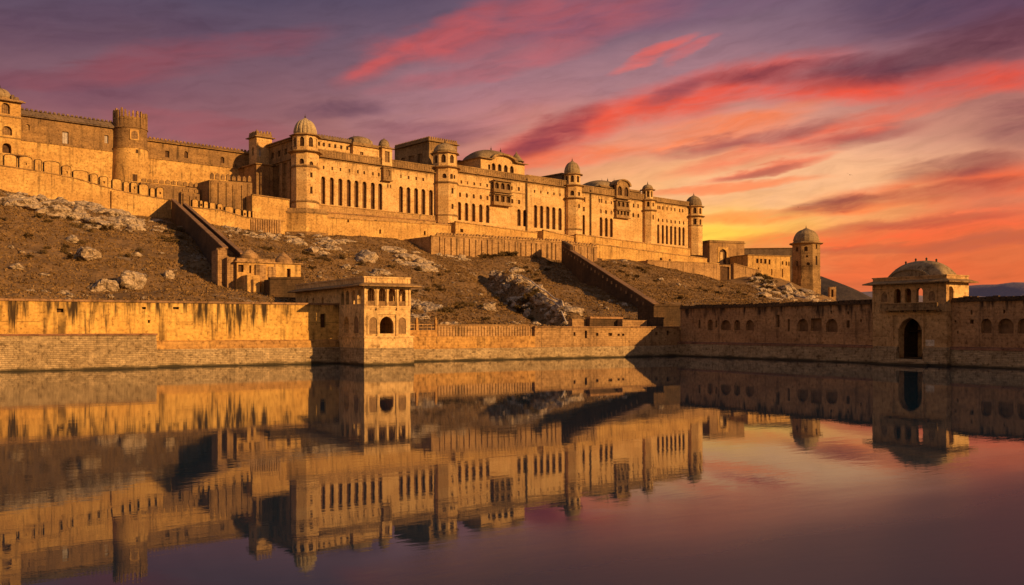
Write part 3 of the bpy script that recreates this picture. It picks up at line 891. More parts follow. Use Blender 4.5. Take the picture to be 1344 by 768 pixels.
# recessed top storey of the first wing
def top_storey():
    b = 1.6
    a0, a1 = F2.A(414, b), F2.A(466, b)
    z0, z1 = zt1 - 1.2, F2.Zp(440, 184, b)
    ops = row(F2, b, [418.6, 424.9, 432.4, 440, 447.8, 455.8], 189.6, 194.6, 3.0, 'rect', ref=440)
    fm = front(b)
    mb = MB().wall(fm, a0, a1, z0, z1, ops)
    mb.add([(a0, b, z0), (a0, b + 12, z0), (a0, b + 12, z1), (a0, b, z1), (a1, b, z0), (a1, b + 12, z0), (a1, b + 12, z1), (a1, b, z1)], [(0, 1, 2, 3), (4, 7, 6, 5), (1, 5, 6, 2), (3, 2, 6, 7)])
    up = mb.build('upper_storey', M['palace'], wing1)
    panels(fm, ops, 'window', M['void'], up, .4, 1)
    e = MB(); chajja(e, a0, a1, b, z1, .8); e.box(a0, a1, b - .1, b + .5, z1 + .1, z1 + .7)
    teeth(e, (a0, b + .2), (a1, b + .2), z1 + .7, .6, .45, .25)
    e.build('eave', M['roof'], up)
top_storey()

oct_tower('corner tower with the pale ribbed dome, tallest on the left end of the palace front', 400.5, 16.4, 400, 274, [(266, .25), (220.5, .22), (201, 1.15)], 199,
          [(0, 0, 1.2, 214, 221.5 - 2, 'round'), (0, 0, .8, 228.5, 235, 'rect'), (0, 0, .8, 247, 256, 'round'), (7, 0, 1.5, 211, 218, 'round'), (1, 0, .9, 214, 220, 'round')],
          (199.5, 178.5, .92), (155.5, .09))
oct_tower('second octagonal tower with a small curved roof, beside the flat roofed block', 584, 16.2, 584, 291, [(284, .12), (241.5, .3), (221.5, 1.0)], 220,
          [(0, -.12, 1.1, 230.5, 237, 'round'), (0, .22, .6, 231.5, 236.5, 'rect'), (7, .1, 1.4, 230.5, 236.5, 'round'), (0, 0, .8, 248.5, 256, 'round'), (0, 0, .9, 269, 276, 'round')],
          (220, 202, .92), (188, .0))
oct_tower('third octagonal tower with a dark pointed dome at the middle of the palace front', 751, 12.6, 751, 310, [(302, .12), (261.5, .9), (244.8, .9)], 244,
          [(0, 0, 1.1, 253, 258.5, 'round'), (7, 0, 1.4, 252, 258.5, 'round'), (0, 0, .9, 269, 274.5, 'round')],
          (244, 229.3, .84), (211.5, .05))
oct_tower('slender fourth tower with a tiny domed kiosk on top', 850, 9.4, 850, 322, [(277, .75), (263.5, .8)], 263,
          [(0, 0, .9, 267, 272, 'round'), (7, 0, 1.1, 266, 272.5, 'round'), (0, 0, .8, 283, 289, 'rect')],
          (262.5, 249, .74), (242, .04))
oct_tower('end tower with a dark dome, at the right end of the palace front', 910.5, 10.8, 910, 325, [(284.8, 1.0), (297, .1)], 284,
          [(0, 0, 1.2, 289, 296, 'rect'), (7, 0, 1.4, 288, 296, 'rect')],
          (284.5, 271.5, .98), (256.5, .04))

# bastion the first tower stands on
def bastion():
    aF = -9.0
    aV = F2.A(402, aF); aR = F2.A(430, aF)
    zt = F2.Z(276, aV, aF); zb = F2.Z(308, aV, aF)
    # 45 degree face towards picture column 375
    s = 0
    while s < 30:
        x, y = F2.w(aV - s, aF + s)
        if 672 + FOC * x / y < 375: break
        s += .05
    poly = [(aV, aF), (aR, aF), (aR, 1.5), (aV - s, 1.5), (aV - s, aF + s)]
    cx = sum(p[0] for p in poly) / 5; cy = sum(p[1] for p in poly) / 5
    grow = lambda k: [(cx + (p[0] - cx) * k, cy + (p[1] - cy) * k) for p in poly]
    t = thing('bastion', 'broad angular bastion carrying the tower with the pale ribbed dome', 'bastion', F2, cx, cy, zb)
    MB().prism(poly, zb - 5, zt - .8).build('wall', M['fort'], t)
    MB().prism(grow(1.02), zt - .8, zt - .5).prism(grow(1.05), zt - .5, zt - .1).prism(grow(.98), zt - .1, zt + .7).build('parapet', M['palace_worn'], t)
    MB().prism(grow(1.03), zb - 5, zb + .9).build('footing', M['fort_dark'], t)
bastion()

# things standing on the palace roof
def roof_block():
    b = 9.0
    a0, a1 = F2.A(563, b), F2.A(600, b)
    D = F2.B(518, a0) - b
    z1 = F2.Zp(563, 184.5, b); z0 = zt1 - 3
    t = thing('roof_block', 'tall flat roofed block with a dark recessed side, behind the second tower', 'roof building', F2, (a0 + a1) / 2, b, z0)
    opsf = row(F2, b, [569], 199, 206, 4, 'rect')
    opsl = [Op(-(b + D * q), wd, z0 + 5.0, z0 + 9.5, 'rect', .5) for q, wd in ((.25, 2.2), (.5, 3.4), (.75, 2.2))]
    mb = MB().wall(front(b), a0, a1, z0, z1, opsf).wall(side(a0), -(b + D), -b, z0, z1, opsl)
    mb.add([(a1, b, z0), (a1, b + D, z0), (a1, b + D, z1), (a1, b, z1), (a0, b + D, z0), (a0, b + D, z1), (a0, b, z1)], [(0, 3, 2, 1), (4, 5, 2, 1), (6, 3, 2, 5)])
    mb.build('wall', M['palace_worn'], t)
    panels(front(b), opsf, 'window', M['lattice'], t, .5)
    panels(side(a0), opsl, 'window', M['lattice'], t, .5, 1)
    e = MB().box(a0 - .7, a1 + .7, b - .7, b + D + .5, z1 - .15, z1 + .1)
    e.box(a0 - .1, a1 + .1, b - .1, b + .4, z1 + .1, z1 + .8); e.box(a0 - .1, a0 + .4, b + .4, b + D, z1 + .1, z1 + .8)
    teeth(e, (a0, b + .1), (a1, b + .1), z1 + .8, .6, .75, .3); teeth(e, (a0 + .1, b + D), (a0 + .1, b), z1 + .8, .6, .75, .3)
    e.build('parapet', M['palace_worn'], t)
roof_block()

def kiosk_one():
    b = .3
    a0, a1 = F2.A(463.5, b), F2.A(501, b)
    z0, z1 = zc1 + .2, F2.Zp(470, 191, b)
    D = 6.5
    t = thing('roof_pavilion', 'small roof pavilion with a hump roof and blind panel, left of the little round dome', 'roof pavilion', F2, (a0 + a1) / 2, b, z0, 'pavilions on the palace roof')
    ops = row(F2, b, [474.7], 199.5, 208, 4.5, 'rect') + [Op(F2.A(488, b), wpx(F2, 488, 15, b), z0 + 1.4, z0 + 3.9, 'rect', .15)]
    mb = MB().wall(front(b), a0, a1, z0 - 2, z1, ops)
    mb.add([(a0, b, z0 - 2), (a0, b + D, z0 - 2), (a0, b + D, z1), (a0, b, z1), (a1, b, z0 - 2), (a1, b + D, z0 - 2), (a1, b + D, z1), (a1, b, z1)], [(0, 1, 2, 3), (4, 7, 6, 5), (1, 5, 6, 2), (3, 2, 6, 7)])
    mb.build('wall', M['palace'], t)
    panels(front(b), ops[:1], 'window', M['lattice'], t, .5, 1)
    panels(front(b), ops[1:], 'blind_panel', M['palace'], t, .15)
    e = MB().box(a0 - .5, a1 + .5, b - .6, b + D, z1 - .1, z1 + .15); e.box(a0, a1, b - .1, b + D, z1 + .15, z1 + .9)
    e.build('eave', M['palace_worn'], t)
    aR = F2.A(491, b)
    r = pillow(MB(), a0 + .2, aR, b, b + D, z1 + .85, F2.Zp(478, 177.5, b) - z1 - .85, p=.3)
    ro = r.build('curved_roof', M['dome'], t, True)
    for k in (.3, .5, .7): finial(ro, a0 + (aR - a0) * k, b + D / 2, F2.Zp(478, 179, b) - .15, 1.0)
kiosk_one()

def kiosk_two():
    b = -.9
    a = F2.A(508.3, b); d = F2.w(a, b)[1]; hw = 7.0 * d / FOC / math.cos(.45)
    z0, z1 = zc1 - .3, F2.Z(194.5, a, b)
    t = thing('roof_kiosk', 'small square kiosk under a smooth little round dome, right of the hump roofed pavilion', 'kiosk', F2, a, b, z0, 'pavilions on the palace roof')
    op = [Op(a, hw * .95, z0 + 1.2, z1 - 1.0, 'rect', .5)]
    mb = MB().wall(front(b), a - hw, a + hw, z0, z1, op)
    mb.add([(a - hw, b, z0), (a - hw, b + 2 * hw, z0), (a - hw, b + 2 * hw, z1), (a - hw, b, z1), (a + hw, b, z0), (a + hw, b + 2 * hw, z0), (a + hw, b + 2 * hw, z1), (a + hw, b, z1)], [(0, 1, 2, 3), (4, 7, 6, 5), (1, 5, 6, 2), (3, 2, 6, 7)])
    mb.build('wall', M['palace'], t)
    panels(front(b), op, 'window', M['lattice'], t, .5, 2)
    MB().box(a - hw - .55, a + hw + .55, b - .55, b + 2 * hw + .5, z1 - .12, z1 + .12).box(a - hw * .9, a + hw * .9, b + hw * .1, b + hw * 1.9, z1 + .12, z1 + .5).build('eave', M['palace_worn'], t)
    make_dome(t, a, b + hw, hw * .92, z1 + .5, (F2.Z(180.5, a, b) - z1 - .5) / 1.12, rib=0, fh=.5)
    # jutting window box below it
    z2, z3 = F2.Z(236.5, a, b), F2.Z(221, a, b)
    hb = hw * .8
    op = [Op(a, hb * 1.0, z2 + 1.2, z3 - .5, 'rect', .35)]
    q = MB().wall(front(b - .2), a - hb, a + hb, z2, z3, op)
    q.add([(a - hb, b - .2, z2), (a - hb, .05, z2), (a - hb, .05, z3), (a - hb, b - .2, z3), (a + hb, b - .2, z2), (a + hb, .05, z2), (a + hb, .05, z3), (a + hb, b - .2, z3)], [(0, 1, 2, 3), (4, 7, 6, 5), (3, 2, 6, 7), (0, 4, 5, 1)])
    q.box(a - hb - .35, a + hb + .35, b - .6, .05, z2 - .3, z2); q.box(a - hb - .3, a + hb + .3, b - .5, .05, z3, z3 + .25)
    q.prism([(a - hb, b - .3), (a + hb, b - .3), (a + hb, .05), (a - hb, .05)], z2 - .3, z2 - .302)
    j = q.build('balcony', M['palace_worn'], wing1)
    panels(front(b - .2), op, 'window', M['lattice'], j, .35, 1)
kiosk_two()

def big_pavilion():
    b = .6
    a0, a1 = F2.A(631, b), F2.A(688.5, b)
    z0 = zc2 + .1; z1 = F2.Zp(631, 206.5, b)
    D = F2.B(599, a0) - b
    D = min(D, 34)
    t = thing('roof_pavilion', 'large roof pavilion with a gabled arch, open balcony bays and a long dark side', 'roof pavilion', F2, (a0 + a1) / 2, b, z0, 'pavilions on the palace roof')
    zz = lambda y, px=631: F2.Zp(px, y, b)
    ops = row(F2, b, [642.2], 216, 224, 2.8, 'rect') + row(F2, b, [647.8, 655.8, 663.8, 671.8], 214, 225.5, 5.0, 'pointed')
    zw = z1
    mb = MB().wall(front(b), a0, a1, z0 - 2, zw, ops)
    mb.add([(a0, b, z0 - 2), (a0, b + D, z0 - 2), (a0, b + D, zw), (a0, b, zw), (a1, b, z0 - 2), (a1, b + D, z0 - 2), (a1, b + D, zw), (a1, b, zw)], [(0, 1, 2, 3), (4, 7, 6, 5), (1, 5, 6, 2), (3, 2, 6, 7)])
    mb.build('wall', M['palace'], t)
    panels(front(b), ops, 'window', M['void'], t, .9, 0)
    # gabled arch, proud of the front
    ac = F2.A(660.3, b); hw = (F2.A(675.5, b) - F2.A(645, b)) / 2
    zt_ = F2.Zp(660, 203.5, b)
    n = 16
    g = MB()
    outer = [(ac + hw * 1.12 * math.cos(math.pi * i / n), zw - .1 + (zt_ - zw + .1) * 1.12 * math.sin(math.pi * i / n)) for i in range(n + 1)]
    inner = [(ac + hw * .88 * math.cos(math.pi * i / n), zw - .1 + (zt_ - zw + .1) * .84 * math.sin(math.pi * i / n)) for i in range(n + 1)]
    P = [(x, b - 1.3, z) for x, z in outer] + [(x, b - 1.3, z) for x, z in inner] + [(x, b + 3.5, z) for x, z in outer] + [(x, b - .05, z) for x, z in inner]
    k = n + 1; fc = []
    for i in range(n):
        fc += [(i, i + 1, k + i + 1, k + i), (i, 2 * k + i, 2 * k + i + 1, i + 1), (k + i, k + i + 1, 3 * k + i + 1, 3 * k + i)]
    g.add(P, fc)
    g.build('arched_gable', M['palace_worn'], t)
    MB().add([(x, b - .04, z) for x, z in inner], [tuple(range(k))]).build('gable_panel', M['palace'], t)
    e = MB()
    chajja(e, a0 - .8, ac - hw, b, zw + .1, 1.2); chajja(e, ac + hw, a1 + .9, b, zw + .1, 1.2)
    e.box(a0 - .5, a1 + .5, b + .05, b + D, zw - .05, zw + .2)
    e.build('eave', M['palace_worn'], t)
    zr = zw + .15
    aL, aR = F2.A(630.5, b), F2.A(683.5, b)
    ro = pillow(MB(), aL, aR, b + .2, b + 11, zr, F2.Zp(656, 194.5, b) - zr).build('curved_roof', M['dome'], t, True)
    MB().prism([(a0 - .8, b + 11), (a1, b + 11), (a1, b + D), (a0 - .8, b + D)], zw + .2, zw + .5).build('flat_roof', M['roof'], t)
    for px in (634, 644.5, 657, 676): 
        a = F2.A(px, b + 5)
        finial(ro, a, b + 5, zr + (.4 if px in (634, 676) else .95) * (F2.Zp(656, 194.5, b) - zr) - .1, 1.9)
    # corner chhatri with a pointed cap
    a = F2.A(679, b + 2); hz = F2.Zp(679, 212.5, b + 2)
    MB().octa(a, b + 2.5, 1.9, zw, hz).lathe(a, b + 2.5, [(2.9, hz), (2.3, hz + .6), (1.3, hz + 1.9), (.3, hz + 3.1), (.03, hz + 3.9)], 16).build('corner_cap', M['dome'], t, True)
    # railing of the balcony
    rl = MB().box(F2.A(645.5, b), F2.A(675.5, b), b - .75, b - .6, zz(228.5), zz(225.5)); rl.box(F2.A(645.5, b), F2.A(675.5, b), b - .75, b, zz(229.4), zz(228.5))
    rl.build('railing', M['palace_worn'], t)
big_pavilion()

def stacked_balcony():
    b = -1.5
    a0, a1 = F2.A(648.5, b), F2.A(671, b)
    for (yt, yb, arches) in ((236, 250.5, 3), (253.5, 267.5, 3)):
        z1, z0 = F2.Zp(650, yt, b), F2.Zp(650, yb, b)
        n = arches; W = (a1 - a0)
        ops = [Op(a0 + W * (i + .5) / n, W / n * .66, z0 + .9, z1 - .7, 'pointed' if yt < 240 else 'rect', .8) for i in range(n)]
        mb = MB().wall(front(b), a0, a1, z0, z1, ops)
        so = [Op(.75, .8, z0 + .9, z1 - .7, 'rect', .4)]
        mb.wall(lambda s, t, h: (a0 + t, b + 1.5 - s, h), 0, 1.5, z0, z1, so)
        mb.add([(a1, b, z0), (a1, .02, z0), (a1, .02, z1), (a1, b, z1), (a0, b, z1), (a0, .02, z1), (a0, b, z0), (a0, .02, z0)], [(0, 1, 2, 3), (4, 3, 2, 5), (6, 7, 1, 0)])
        o = mb.build('balcony', M['palace_worn'], wing2)
        panels(front(b), ops, 'window', M['void'], o, .8, 1)
        panels(lambda s, t, h: (a0 + t, b + 1.5 - s, h), so, 'window', M['void'], o, .4)
        e = MB(); chajja(e, a0 - .4, a1 + .4, b, z1, .8); e.box(a0 - .3, a1 + .3, b - .35, .02, z0 - .35, z0); e.build('ledge', M['palace_worn'], o)
    # far bay of the fourth wing
    b = -1.1
    a0, a1 = F2.A(809.3, b), F2.A(826.3, b)
    for (yt, yb, n, kd) in ((242, 259, 2, 'pointed'), (262.5, 273.5, 3, 'pointed'), (275, 284.5, 4, 'rect')):
        z1, z0 = F2.Zp(810, yt, b), F2.Zp(810, yb, b)
        W = a1 - a0
        ops = [Op(a0 + W * (i + .5) / n, W / n * .62, z0 + .9, z1 - .5, kd, .6) for i in range(n)]
        mb = MB().wall(front(b), a0, a1, z0, z1, ops)
        mb.add([(a1, b, z0), (a1, .02, z0), (a1, .02, z1), (a1, b, z1), (a0, b, z1), (a0, .02, z1), (a0, b, z0), (a0, .02, z0)], [(0, 1, 2, 3), (4, 3, 2, 5), (6, 7, 1, 0), (6, 4, 5, 7)])
        o = mb.build('balcony', M['palace_worn'], wing4)
        panels(front(b), ops, 'window', M['void'], o, .6, 1)
        e = MB().box(a0 - .35, a1 + .35, b - .4, .02, z0 - .3, z0)
        if yt > 250: chajja(e, a0 - .3, a1 + .3, b, z1, .6)
        else:
            ac, hw = (a0 + a1) / 2, (a1 - a0) / 2; n_ = 14; zt_ = F2.Zp(817, 236.3, b)
            P = []
            for q, bb in ((1.14, b - .7), (.9, b - .7), (1.14, b + 3), (.9, b - .02)):
                P += [(ac + hw * q * math.cos(math.pi * i / n_), bb, z1 - .2 + (zt_ - z1 + .2) * q * math.sin(math.pi * i / n_)) for i in range(n_ + 1)]
            k = n_ + 1; fc = []
            for i in range(n_): fc += [(i, i + 1, k + i + 1, k + i), (i, 2 * k + i, 2 * k + i + 1, i + 1), (k + i, k + i + 1, 3 * k + i + 1, 3 * k + i)]
            fc.append(tuple(range(3 * k, 4 * k)))
            e.add(P, fc)
        e.build('ledge', M['palace_worn'], o)
stacked_balcony()

def far_roofs():
    # dark slab house behind the third tower
    b = 5
    a0, a1 = F2.A(738, b), F2.A(752, b); D = F2.B(708, a0) - b
    z0, z1 = zt3 - 1.5, F2.Zp(738, 228.5, b)
    t = thing('roof_block', 'low dark flat roofed block behind the third tower', 'roof building', F2, (a0 + a1) / 2, b, z0)
    mb = MB().box(a0, a1, b, b + D, z0 - 1, z1); mb.build('wall', M['roof'], t)
    MB().box(a0 - .8, a1 + .5, b - .6, b + D, z1, z1 + .35).build('eave', M['palace_worn'], t)
    # hump roof behind the fourth wing
    b = 1.2
    a0, a1 = F2.A(787, b), F2.A(841, b)
    z0 = zc4 + .1; z1 = F2.Zp(795, 245.5, b)
    t = thing('roof_pavilion', 'roof pavilion with a dark hump roof and finials, behind the arch topped balcony bay', 'roof pavilion', F2, (a0 + a1) / 2, b, z0, 'pavilions on the palace roof')
    D = min(30, F2.B(778, a0) - b)
    MB().box(a0, a1, b, b + D, z0, z1).build('wall', M['palace_worn'], t)
    e = MB(); chajja(e, a0, a1, b, z1, .8); e.box(a0, a1, b - .05, b + .5, z1, z1 + .6); e.build('eave', M['palace_worn'], t)
    zr = z1 + .1; aR = F2.A(824, b)
    ro = pillow(MB(), a0 - .5, aR, b + .2, b + 13, zr, F2.Zp(805, 234.8, b) - zr).build('curved_roof', M['dome'], t, True)
    for px in (790, 797.5, 806): 
        a = F2.A(px, b + 6); finial(ro, a, b + 6, zr + (F2.Zp(805, 234.8, b) - zr) * (.75 if px < 792 else .95), 1.9)
far_roofs()

# shaded end of the palace and its flat kiosk
def palace_end():
    a0 = F2.A(386, 3)
    D = 25
    zt = F2.Z(181, a0, 3); zb = 27
    t = thing('palace_end', 'shaded left end of the palace with stepped eaves and buttresses, behind the pale domed tower', 'palace wing', F2, a0, D / 2, zb)
    ops = [Op(-(4 + i * 4.2), 1.6, zt - 4.2, zt - 2.4, 'rect', .5) for i in range(5)]
    ops += [Op(-(6 + i * 6), 1.8, zt - 12.5, zt - 9.5, 'round', .6) for i in range(3)] + [Op(-9, 4.5, zb + 7, zb + 11, 'rect', 1.4)]
    mb = MB().wall(side(a0), -D, -2.5, zb - 3, zt, ops)
    mb.add([(a0, 2.5, zt), (a0, D, zt), (a0 + 25, D, zt), (a0 + 25, 2.5, zt), (a0, D, zb - 3), (a0 + 25, D, zb - 3)], [(0, 3, 2, 1), (1, 2, 5, 4)])
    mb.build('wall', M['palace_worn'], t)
    panels(side(a0), ops, 'window', M['void'], t, .5)
    e = MB()
    for dz, out in ((.0, 1.0), (-6.2, .8)):
        e.box(a0 - out, a0 + .05, 2.5, D, zt + dz - .1, zt + dz + .2); e.box(a0 - out * .5, a0 + .05, 2.5, D, zt + dz - .6, zt + dz - .1)
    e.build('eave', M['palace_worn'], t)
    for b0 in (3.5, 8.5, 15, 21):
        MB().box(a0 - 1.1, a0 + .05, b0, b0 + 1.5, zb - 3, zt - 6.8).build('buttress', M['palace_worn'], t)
    # lower part stepping to the left
    a1 = a0 - 7
    z2 = F2.Z(216, a1, 14)
    q = MB().box(a1, a0 - .05, 13, D, zb - 3, z2); q.box(a1 - .5, a0 - .05, 12.5, D, z2, z2 + .3)
    q.box(a1 + 1, a1 + 2, 12.3, 13.05, zb, z2 - .5); q.box(a1 + 4, a1 + 5, 12.3, 13.05, zb, z2 - .5)
    q.build('low_annexe', M['fort_dark'], t)
    # kiosk tower at the back
    b = 19
    aL, aR = F2.A(337, b), F2.A(357, b)
    Dk = F2.B(326.5, aL) - b
    zk = F2.Z(179, aL, b); zk0 = F2.Z(240, aL, b)
    t = thing('watch_tower', 'square watch tower with a crenellated top, where the long wall meets the palace', 'tower', F2, (aL + aR) / 2, b, zk0)
    opf = [Op(aL + .9 * (aR - aL) / 4, .7, zk - 6.0, zk - 3.6, 'rect', .4)]
    opl = [Op(-(b + Dk * .5), 1.2, zk - 5.5, zk - 3, 'rect', .4)]
    mb = MB().wall(front(b), aL, aR, zk0, zk, opf).wall(side(aL), -(b + Dk), -b, zk0, zk, opl)
    mb.add([(aR, b, zk0), (aR, b + Dk, zk0), (aR, b + Dk, zk), (aR, b, zk), (aL, b + Dk, zk0), (aL, b + Dk, zk), (aL, b, zk)], [(0, 1, 2, 3), (4, 5, 2, 1), (6, 3, 2, 5)])
    mb.build('shaft', M['palace'], t)
    panels(front(b), opf, 'window', M['shutter'], t, .4); panels(side(aL), opl, 'window', M['void'], t, .4)
    e = MB().box(aL - .8, aR + .8, b - .8, b + Dk + .6, zk - .1, zk + .15); e.box(aL, aR, b, b + .4, zk + .15, zk + 1.2); e.box(aL, aL + .4, b + .4, b + Dk, zk + .15, zk + 1.2); e.box(aR - .4, aR, b + .4, b + Dk, zk + .15, zk + 1.2)
    teeth(e, (aL, b + .2), (aR, b + .2), zk + 1.2, .6, .8, .35, jitter=.3); teeth(e, (aL + .2, b + Dk), (aL + .2, b), zk + 1.2, .6, .8, .35, jitter=.3)
    e.build('parapet', M['palace_worn'], t)
palace_end()

# ------------------------------------------------------------------ terraces below the palace
def terrace(name, label, F, b, x0, x1, yts, ybs, mat, top='coping', thick=2.5, ribs=0, holes=(), teeth_=None, group='terrace walls below the palace', back=None, cat='wall', deep=4):
    """retaining wall in plane b from picture column x0 to x1; yts/ybs: top and foot rows at both ends"""
    a0, a1 = F.A(x0, b), F.A(x1, b)
    z0a, z0b = F.Z(ybs[0], a0, b), F.Z(ybs[1], a1, b)
    z1a, z1b = F.Z(yts[0], a0, b), F.Z(yts[1], a1, b)
    t = thing(name, label, cat, F, (a0 + a1) / 2, b, min(z0a, z0b), group)
    ops = []
    for (px, yt, yb, w, kd) in holes:
        s = F.A(px, b); ops.append(Op(s, wpx(F, px, w, b), F.Z(yb, s, b), F.Z(yt, s, b), kd, .7))
    zl = min(z0a, z0b) - deep
    fm = front(b)
    mb = MB().wall(fm, a0, a1, zl, 0, ops, top=[(a0, zl), (a1, zl), (a1, z1b), (a0, z1a)])
    B = back or b + thick
    mb.add([(a0, b, zl), (a0, B, zl), (a0, B, z1a), (a0, b, z1a), (a1, b, zl), (a1, B, zl), (a1, B, z1b), (a1, b, z1b)], [(0, 1, 2, 3), (4, 7, 6, 5), (1, 5, 6, 2), (3, 2, 6, 7)])
    mb.build('wall', M[mat], t)
    panels(fm, ops, 'opening', M['void'], t, .7)
    if top:
        c = MB()
        n = max(2, int((a1 - a0) / 3))
        P = []
        h = .32
        for (aa, zz) in ((a0, z1a), (a1, z1b)):
            P += [(aa, b - .22, zz - .02), (aa, b + .8, zz - .02), (aa, b + .8, zz + h), (aa, b - .22, zz + h)]
        c.add(P, [(0, 3, 2, 1), (4, 5, 6, 7), (0, 4, 7, 3), (3, 7, 6, 2), (0, 1, 5, 4)])
        c.build('coping', M[top], t)
    if ribs:
        q = MB()
        n = int((a1 - a0) / ribs)
        for i in range(n):
            s = a0 + (i + .5) * (a1 - a0) / n + random.uniform(-.3, .3)
            zt = z1a + (z1b - z1a) * (s - a0) / (a1 - a0)
            w = random.uniform(.28, .5)
            q.box(s - w, s + w, b - random.uniform(.25, .45), b + .03, zl, zt - random.uniform(.2, .9))
        q.build('buttresses', M[mat], t)
    if teeth_:
        w, h = teeth_
        q = MB()
        n = int((a1 - a0) / (w * 1.4))
        for i in range(n):
            s = a0 + (i + .5) * (a1 - a0) / n
            zt = z1a + (z1b - z1a) * (s - a0) / (a1 - a0) + .25
            hh = h * random.uniform(.7, 1.1)
            q.add([(s - w / 2, b, zt), (s + w / 2, b, zt), (s + w / 2, b, zt + hh * .7), (s, b, zt + hh), (s - w / 2, b, zt + hh * .7)] +
                  [(s - w / 2, b + .45, zt), (s + w / 2, b + .45, zt), (s + w / 2, b + .45, zt + hh * .7), (s, b + .45, zt + hh), (s - w / 2, b + .45, zt + hh * .7)],
                  [(0, 1, 2, 3, 4), (9, 8, 7, 6, 5), (1, 6, 7, 2), (2, 7, 8, 3), (3, 8, 9, 4), (4, 9, 5, 0)])
        q.build('merlon_row', M[mat], t)
    return t

terrace('terrace_wall', 'long low terrace wall with a dark top and tiny openings, below the first palace wing', F2, -8.2, 428, 592, (286, 296), (306, 315), 'fort', holes=[(457, 283 + 5, 292, 2.4, 'round'), (499, 301, 307, 2.6, 'round'), (557.5, 303, 308.5, 2.4, 'round')], back=-.6, top='podium')
terrace('terrace_wall', 'upper step of terrace, plain stained band right under the plinth of the first palace wing', F2, -3.0, 430, 572, (279.5, 291), (290, 300), 'podium', back=-.6, top='coping')
terrace('terrace_wall', 'projecting terrace block with a shaded left side, below the double balcony wing', F2, -9.0, 598, 705, (291.5, 306), (312, 322), 'fort', back=-.6, top='podium', holes=[(606, 300.5, 305, 4, 'rect')])
terrace('terrace_wall', 'low terrace wall filling the step below the second tower', F2, -5.0, 574, 606, (293, 297), (312, 315), 'podium', back=-.6)
terrace('terrace_wall', 'terrace block with a shaded left end, between the third tower and the ribbed lower wall', F2, -7.2, 713, 756, (302.5, 312.5), (316, 323), 'fort', back=-.6, top='podium')
terrace('rampart_wall', 'long ribbed rampart wall with broken battlements, standing lowest on the slope above the gully', F2, -22.0, 573, 741, (309, 318.5), (334, 343), 'ruin', ribs=2.3, teeth_=(.9, .9), top='podium', thick=12, deep=6)
terrace('rampart_wall', 'taller buttressed end piece of the ribbed rampart, with a shaded left face', F2, -24.0, 566, 576, (310, 310.5), (333, 334), 'ruin', top='podium', thick=14, deep=6)
terrace('rampart_wall', 'short ribbed rampart length just right of the top of the long dark stair wall', F2, -22.0, 741, 784, (319, 325), (343, 349), 'ruin', ribs=3.0, top='podium', thick=10, teeth_=(.9, .8), deep=6)
terrace('terrace_wall', 'upper long terrace wall under the right half of the palace front', F2, -8.0, 756, 906, (308, 327.5), (321, 344), 'fort', back=-.6, top='podium', holes=[(845, 334.5, 340, 2, 'rect')])
terrace('terrace_wall', 'middle terrace wall running down to the right below the far wings', F2, -13.5, 776, 928, (320, 340), (331, 356), 'fort', back=-7.5, top='podium', holes=[(867.5, 338, 343.5, 3.2, 'round'), (879, 340, 345, 3.4, 'round')])
terrace('terrace_wall', 'lowest long terrace wall on the right of the hill, ending at the ruined gate recess', F2, -18.5, 850, 944, (342, 346.5), (354, 374), 'ruin', back=-13, top='podium', deep=6)
terrace('terrace_wall', 'small pale block on the slope right of the ribbed rampart', F2, -19.5, 790, 804, (340, 342), (348, 349), 'fort', thick=3, top=None, deep=4)

# ------------------------------------------------------------------ long upper fort wall on the left
def long_wall(label, x0, x1, b, zref, ytop, ystr, ybot, wins, roofh):
    a0, a1 = F2.A(x0, b), F2.A(x1, b)
    z = lambda y: F2.Zp(zref, y, b)
    zb = z(ybot) - 5
    t = thing('fortress_wall', label, 'fortress wall', F2, (a0 + a1) / 2, b, zb, 'long upper fortress walls')
    fm = front(b)
    ops = []
    for (px, yt, yb, w, kd, mat) in wins:
        s = F2.A(px, b); o = Op(s, wpx(F2, px, w, b), F2.Z(yb, s, b), F2.Z(yt, s, b), kd, .5); o.mat = mat; ops.append(o)
    zt = z(ytop); zs = z(ystr)
    up = [o for o in ops if o.z0 > zs]
    lo = [o for o in ops if o.z0 <= zs]
    MB().wall(fm, a0, a1, zs, zt, up).add([(a0, b + 7, zs), (a1, b + 7, zs), (a1, b + 7, zt), (a0, b + 7, zt), (a0, b, zt), (a1, b, zt)], [(0, 3, 2, 1), (4, 5, 2, 3)]).build('upper_wall', M['fort_dark'], t)
    MB().wall(front(b - .25), a0, a1, zb, zs, lo).add([(a0, b - .25, zs), (a1, b - .25, zs), (a1, b + .02, zs), (a0, b + .02, zs), (a0, b + 7, zb), (a1, b + 7, zb), (a1, b + 7, zs), (a0, b + 7, zs)], [(0, 1, 2, 3), (4, 7, 6, 5)]).build('lower_wall', M['fort'], t)
    for o in ops: panels(fm if o in up else front(b - .25), [o], 'window', M[o.mat], t, .45, 1 if o.mat == 'shutter' else 0)
    MB().box(a0, a1, b - .42, b + .03, zs - .25, zs + .15).build('string_course', M['fort_dark'], t)
    c = MB().box(a0, a1, b - .75, b + .1, zt - .35, zt - .05)
    c.add([(a0, b - .9, zt - .05), (a1, b - .9, zt - .05), (a1, b + 1.2, zt + roofh), (a0, b + 1.2, zt + roofh), (a0, b + 7, zt + roofh * .6), (a1, b + 7, zt + roofh * .6)], [(0, 1, 2, 3), (3, 2, 5, 4)])
    n = int((a1 - a0) / 1.1)
    for i in range(n):
        s = a0 + (i + .5) * (a1 - a0) / n
        c.box(s - .3, s + .3, b + .55, b + .95, zt + roofh - .15, zt + roofh + .28)
    c.build('cornice', M['roof'] if roofh > 1 else M['fort_dark'], t)
WB = 25.0
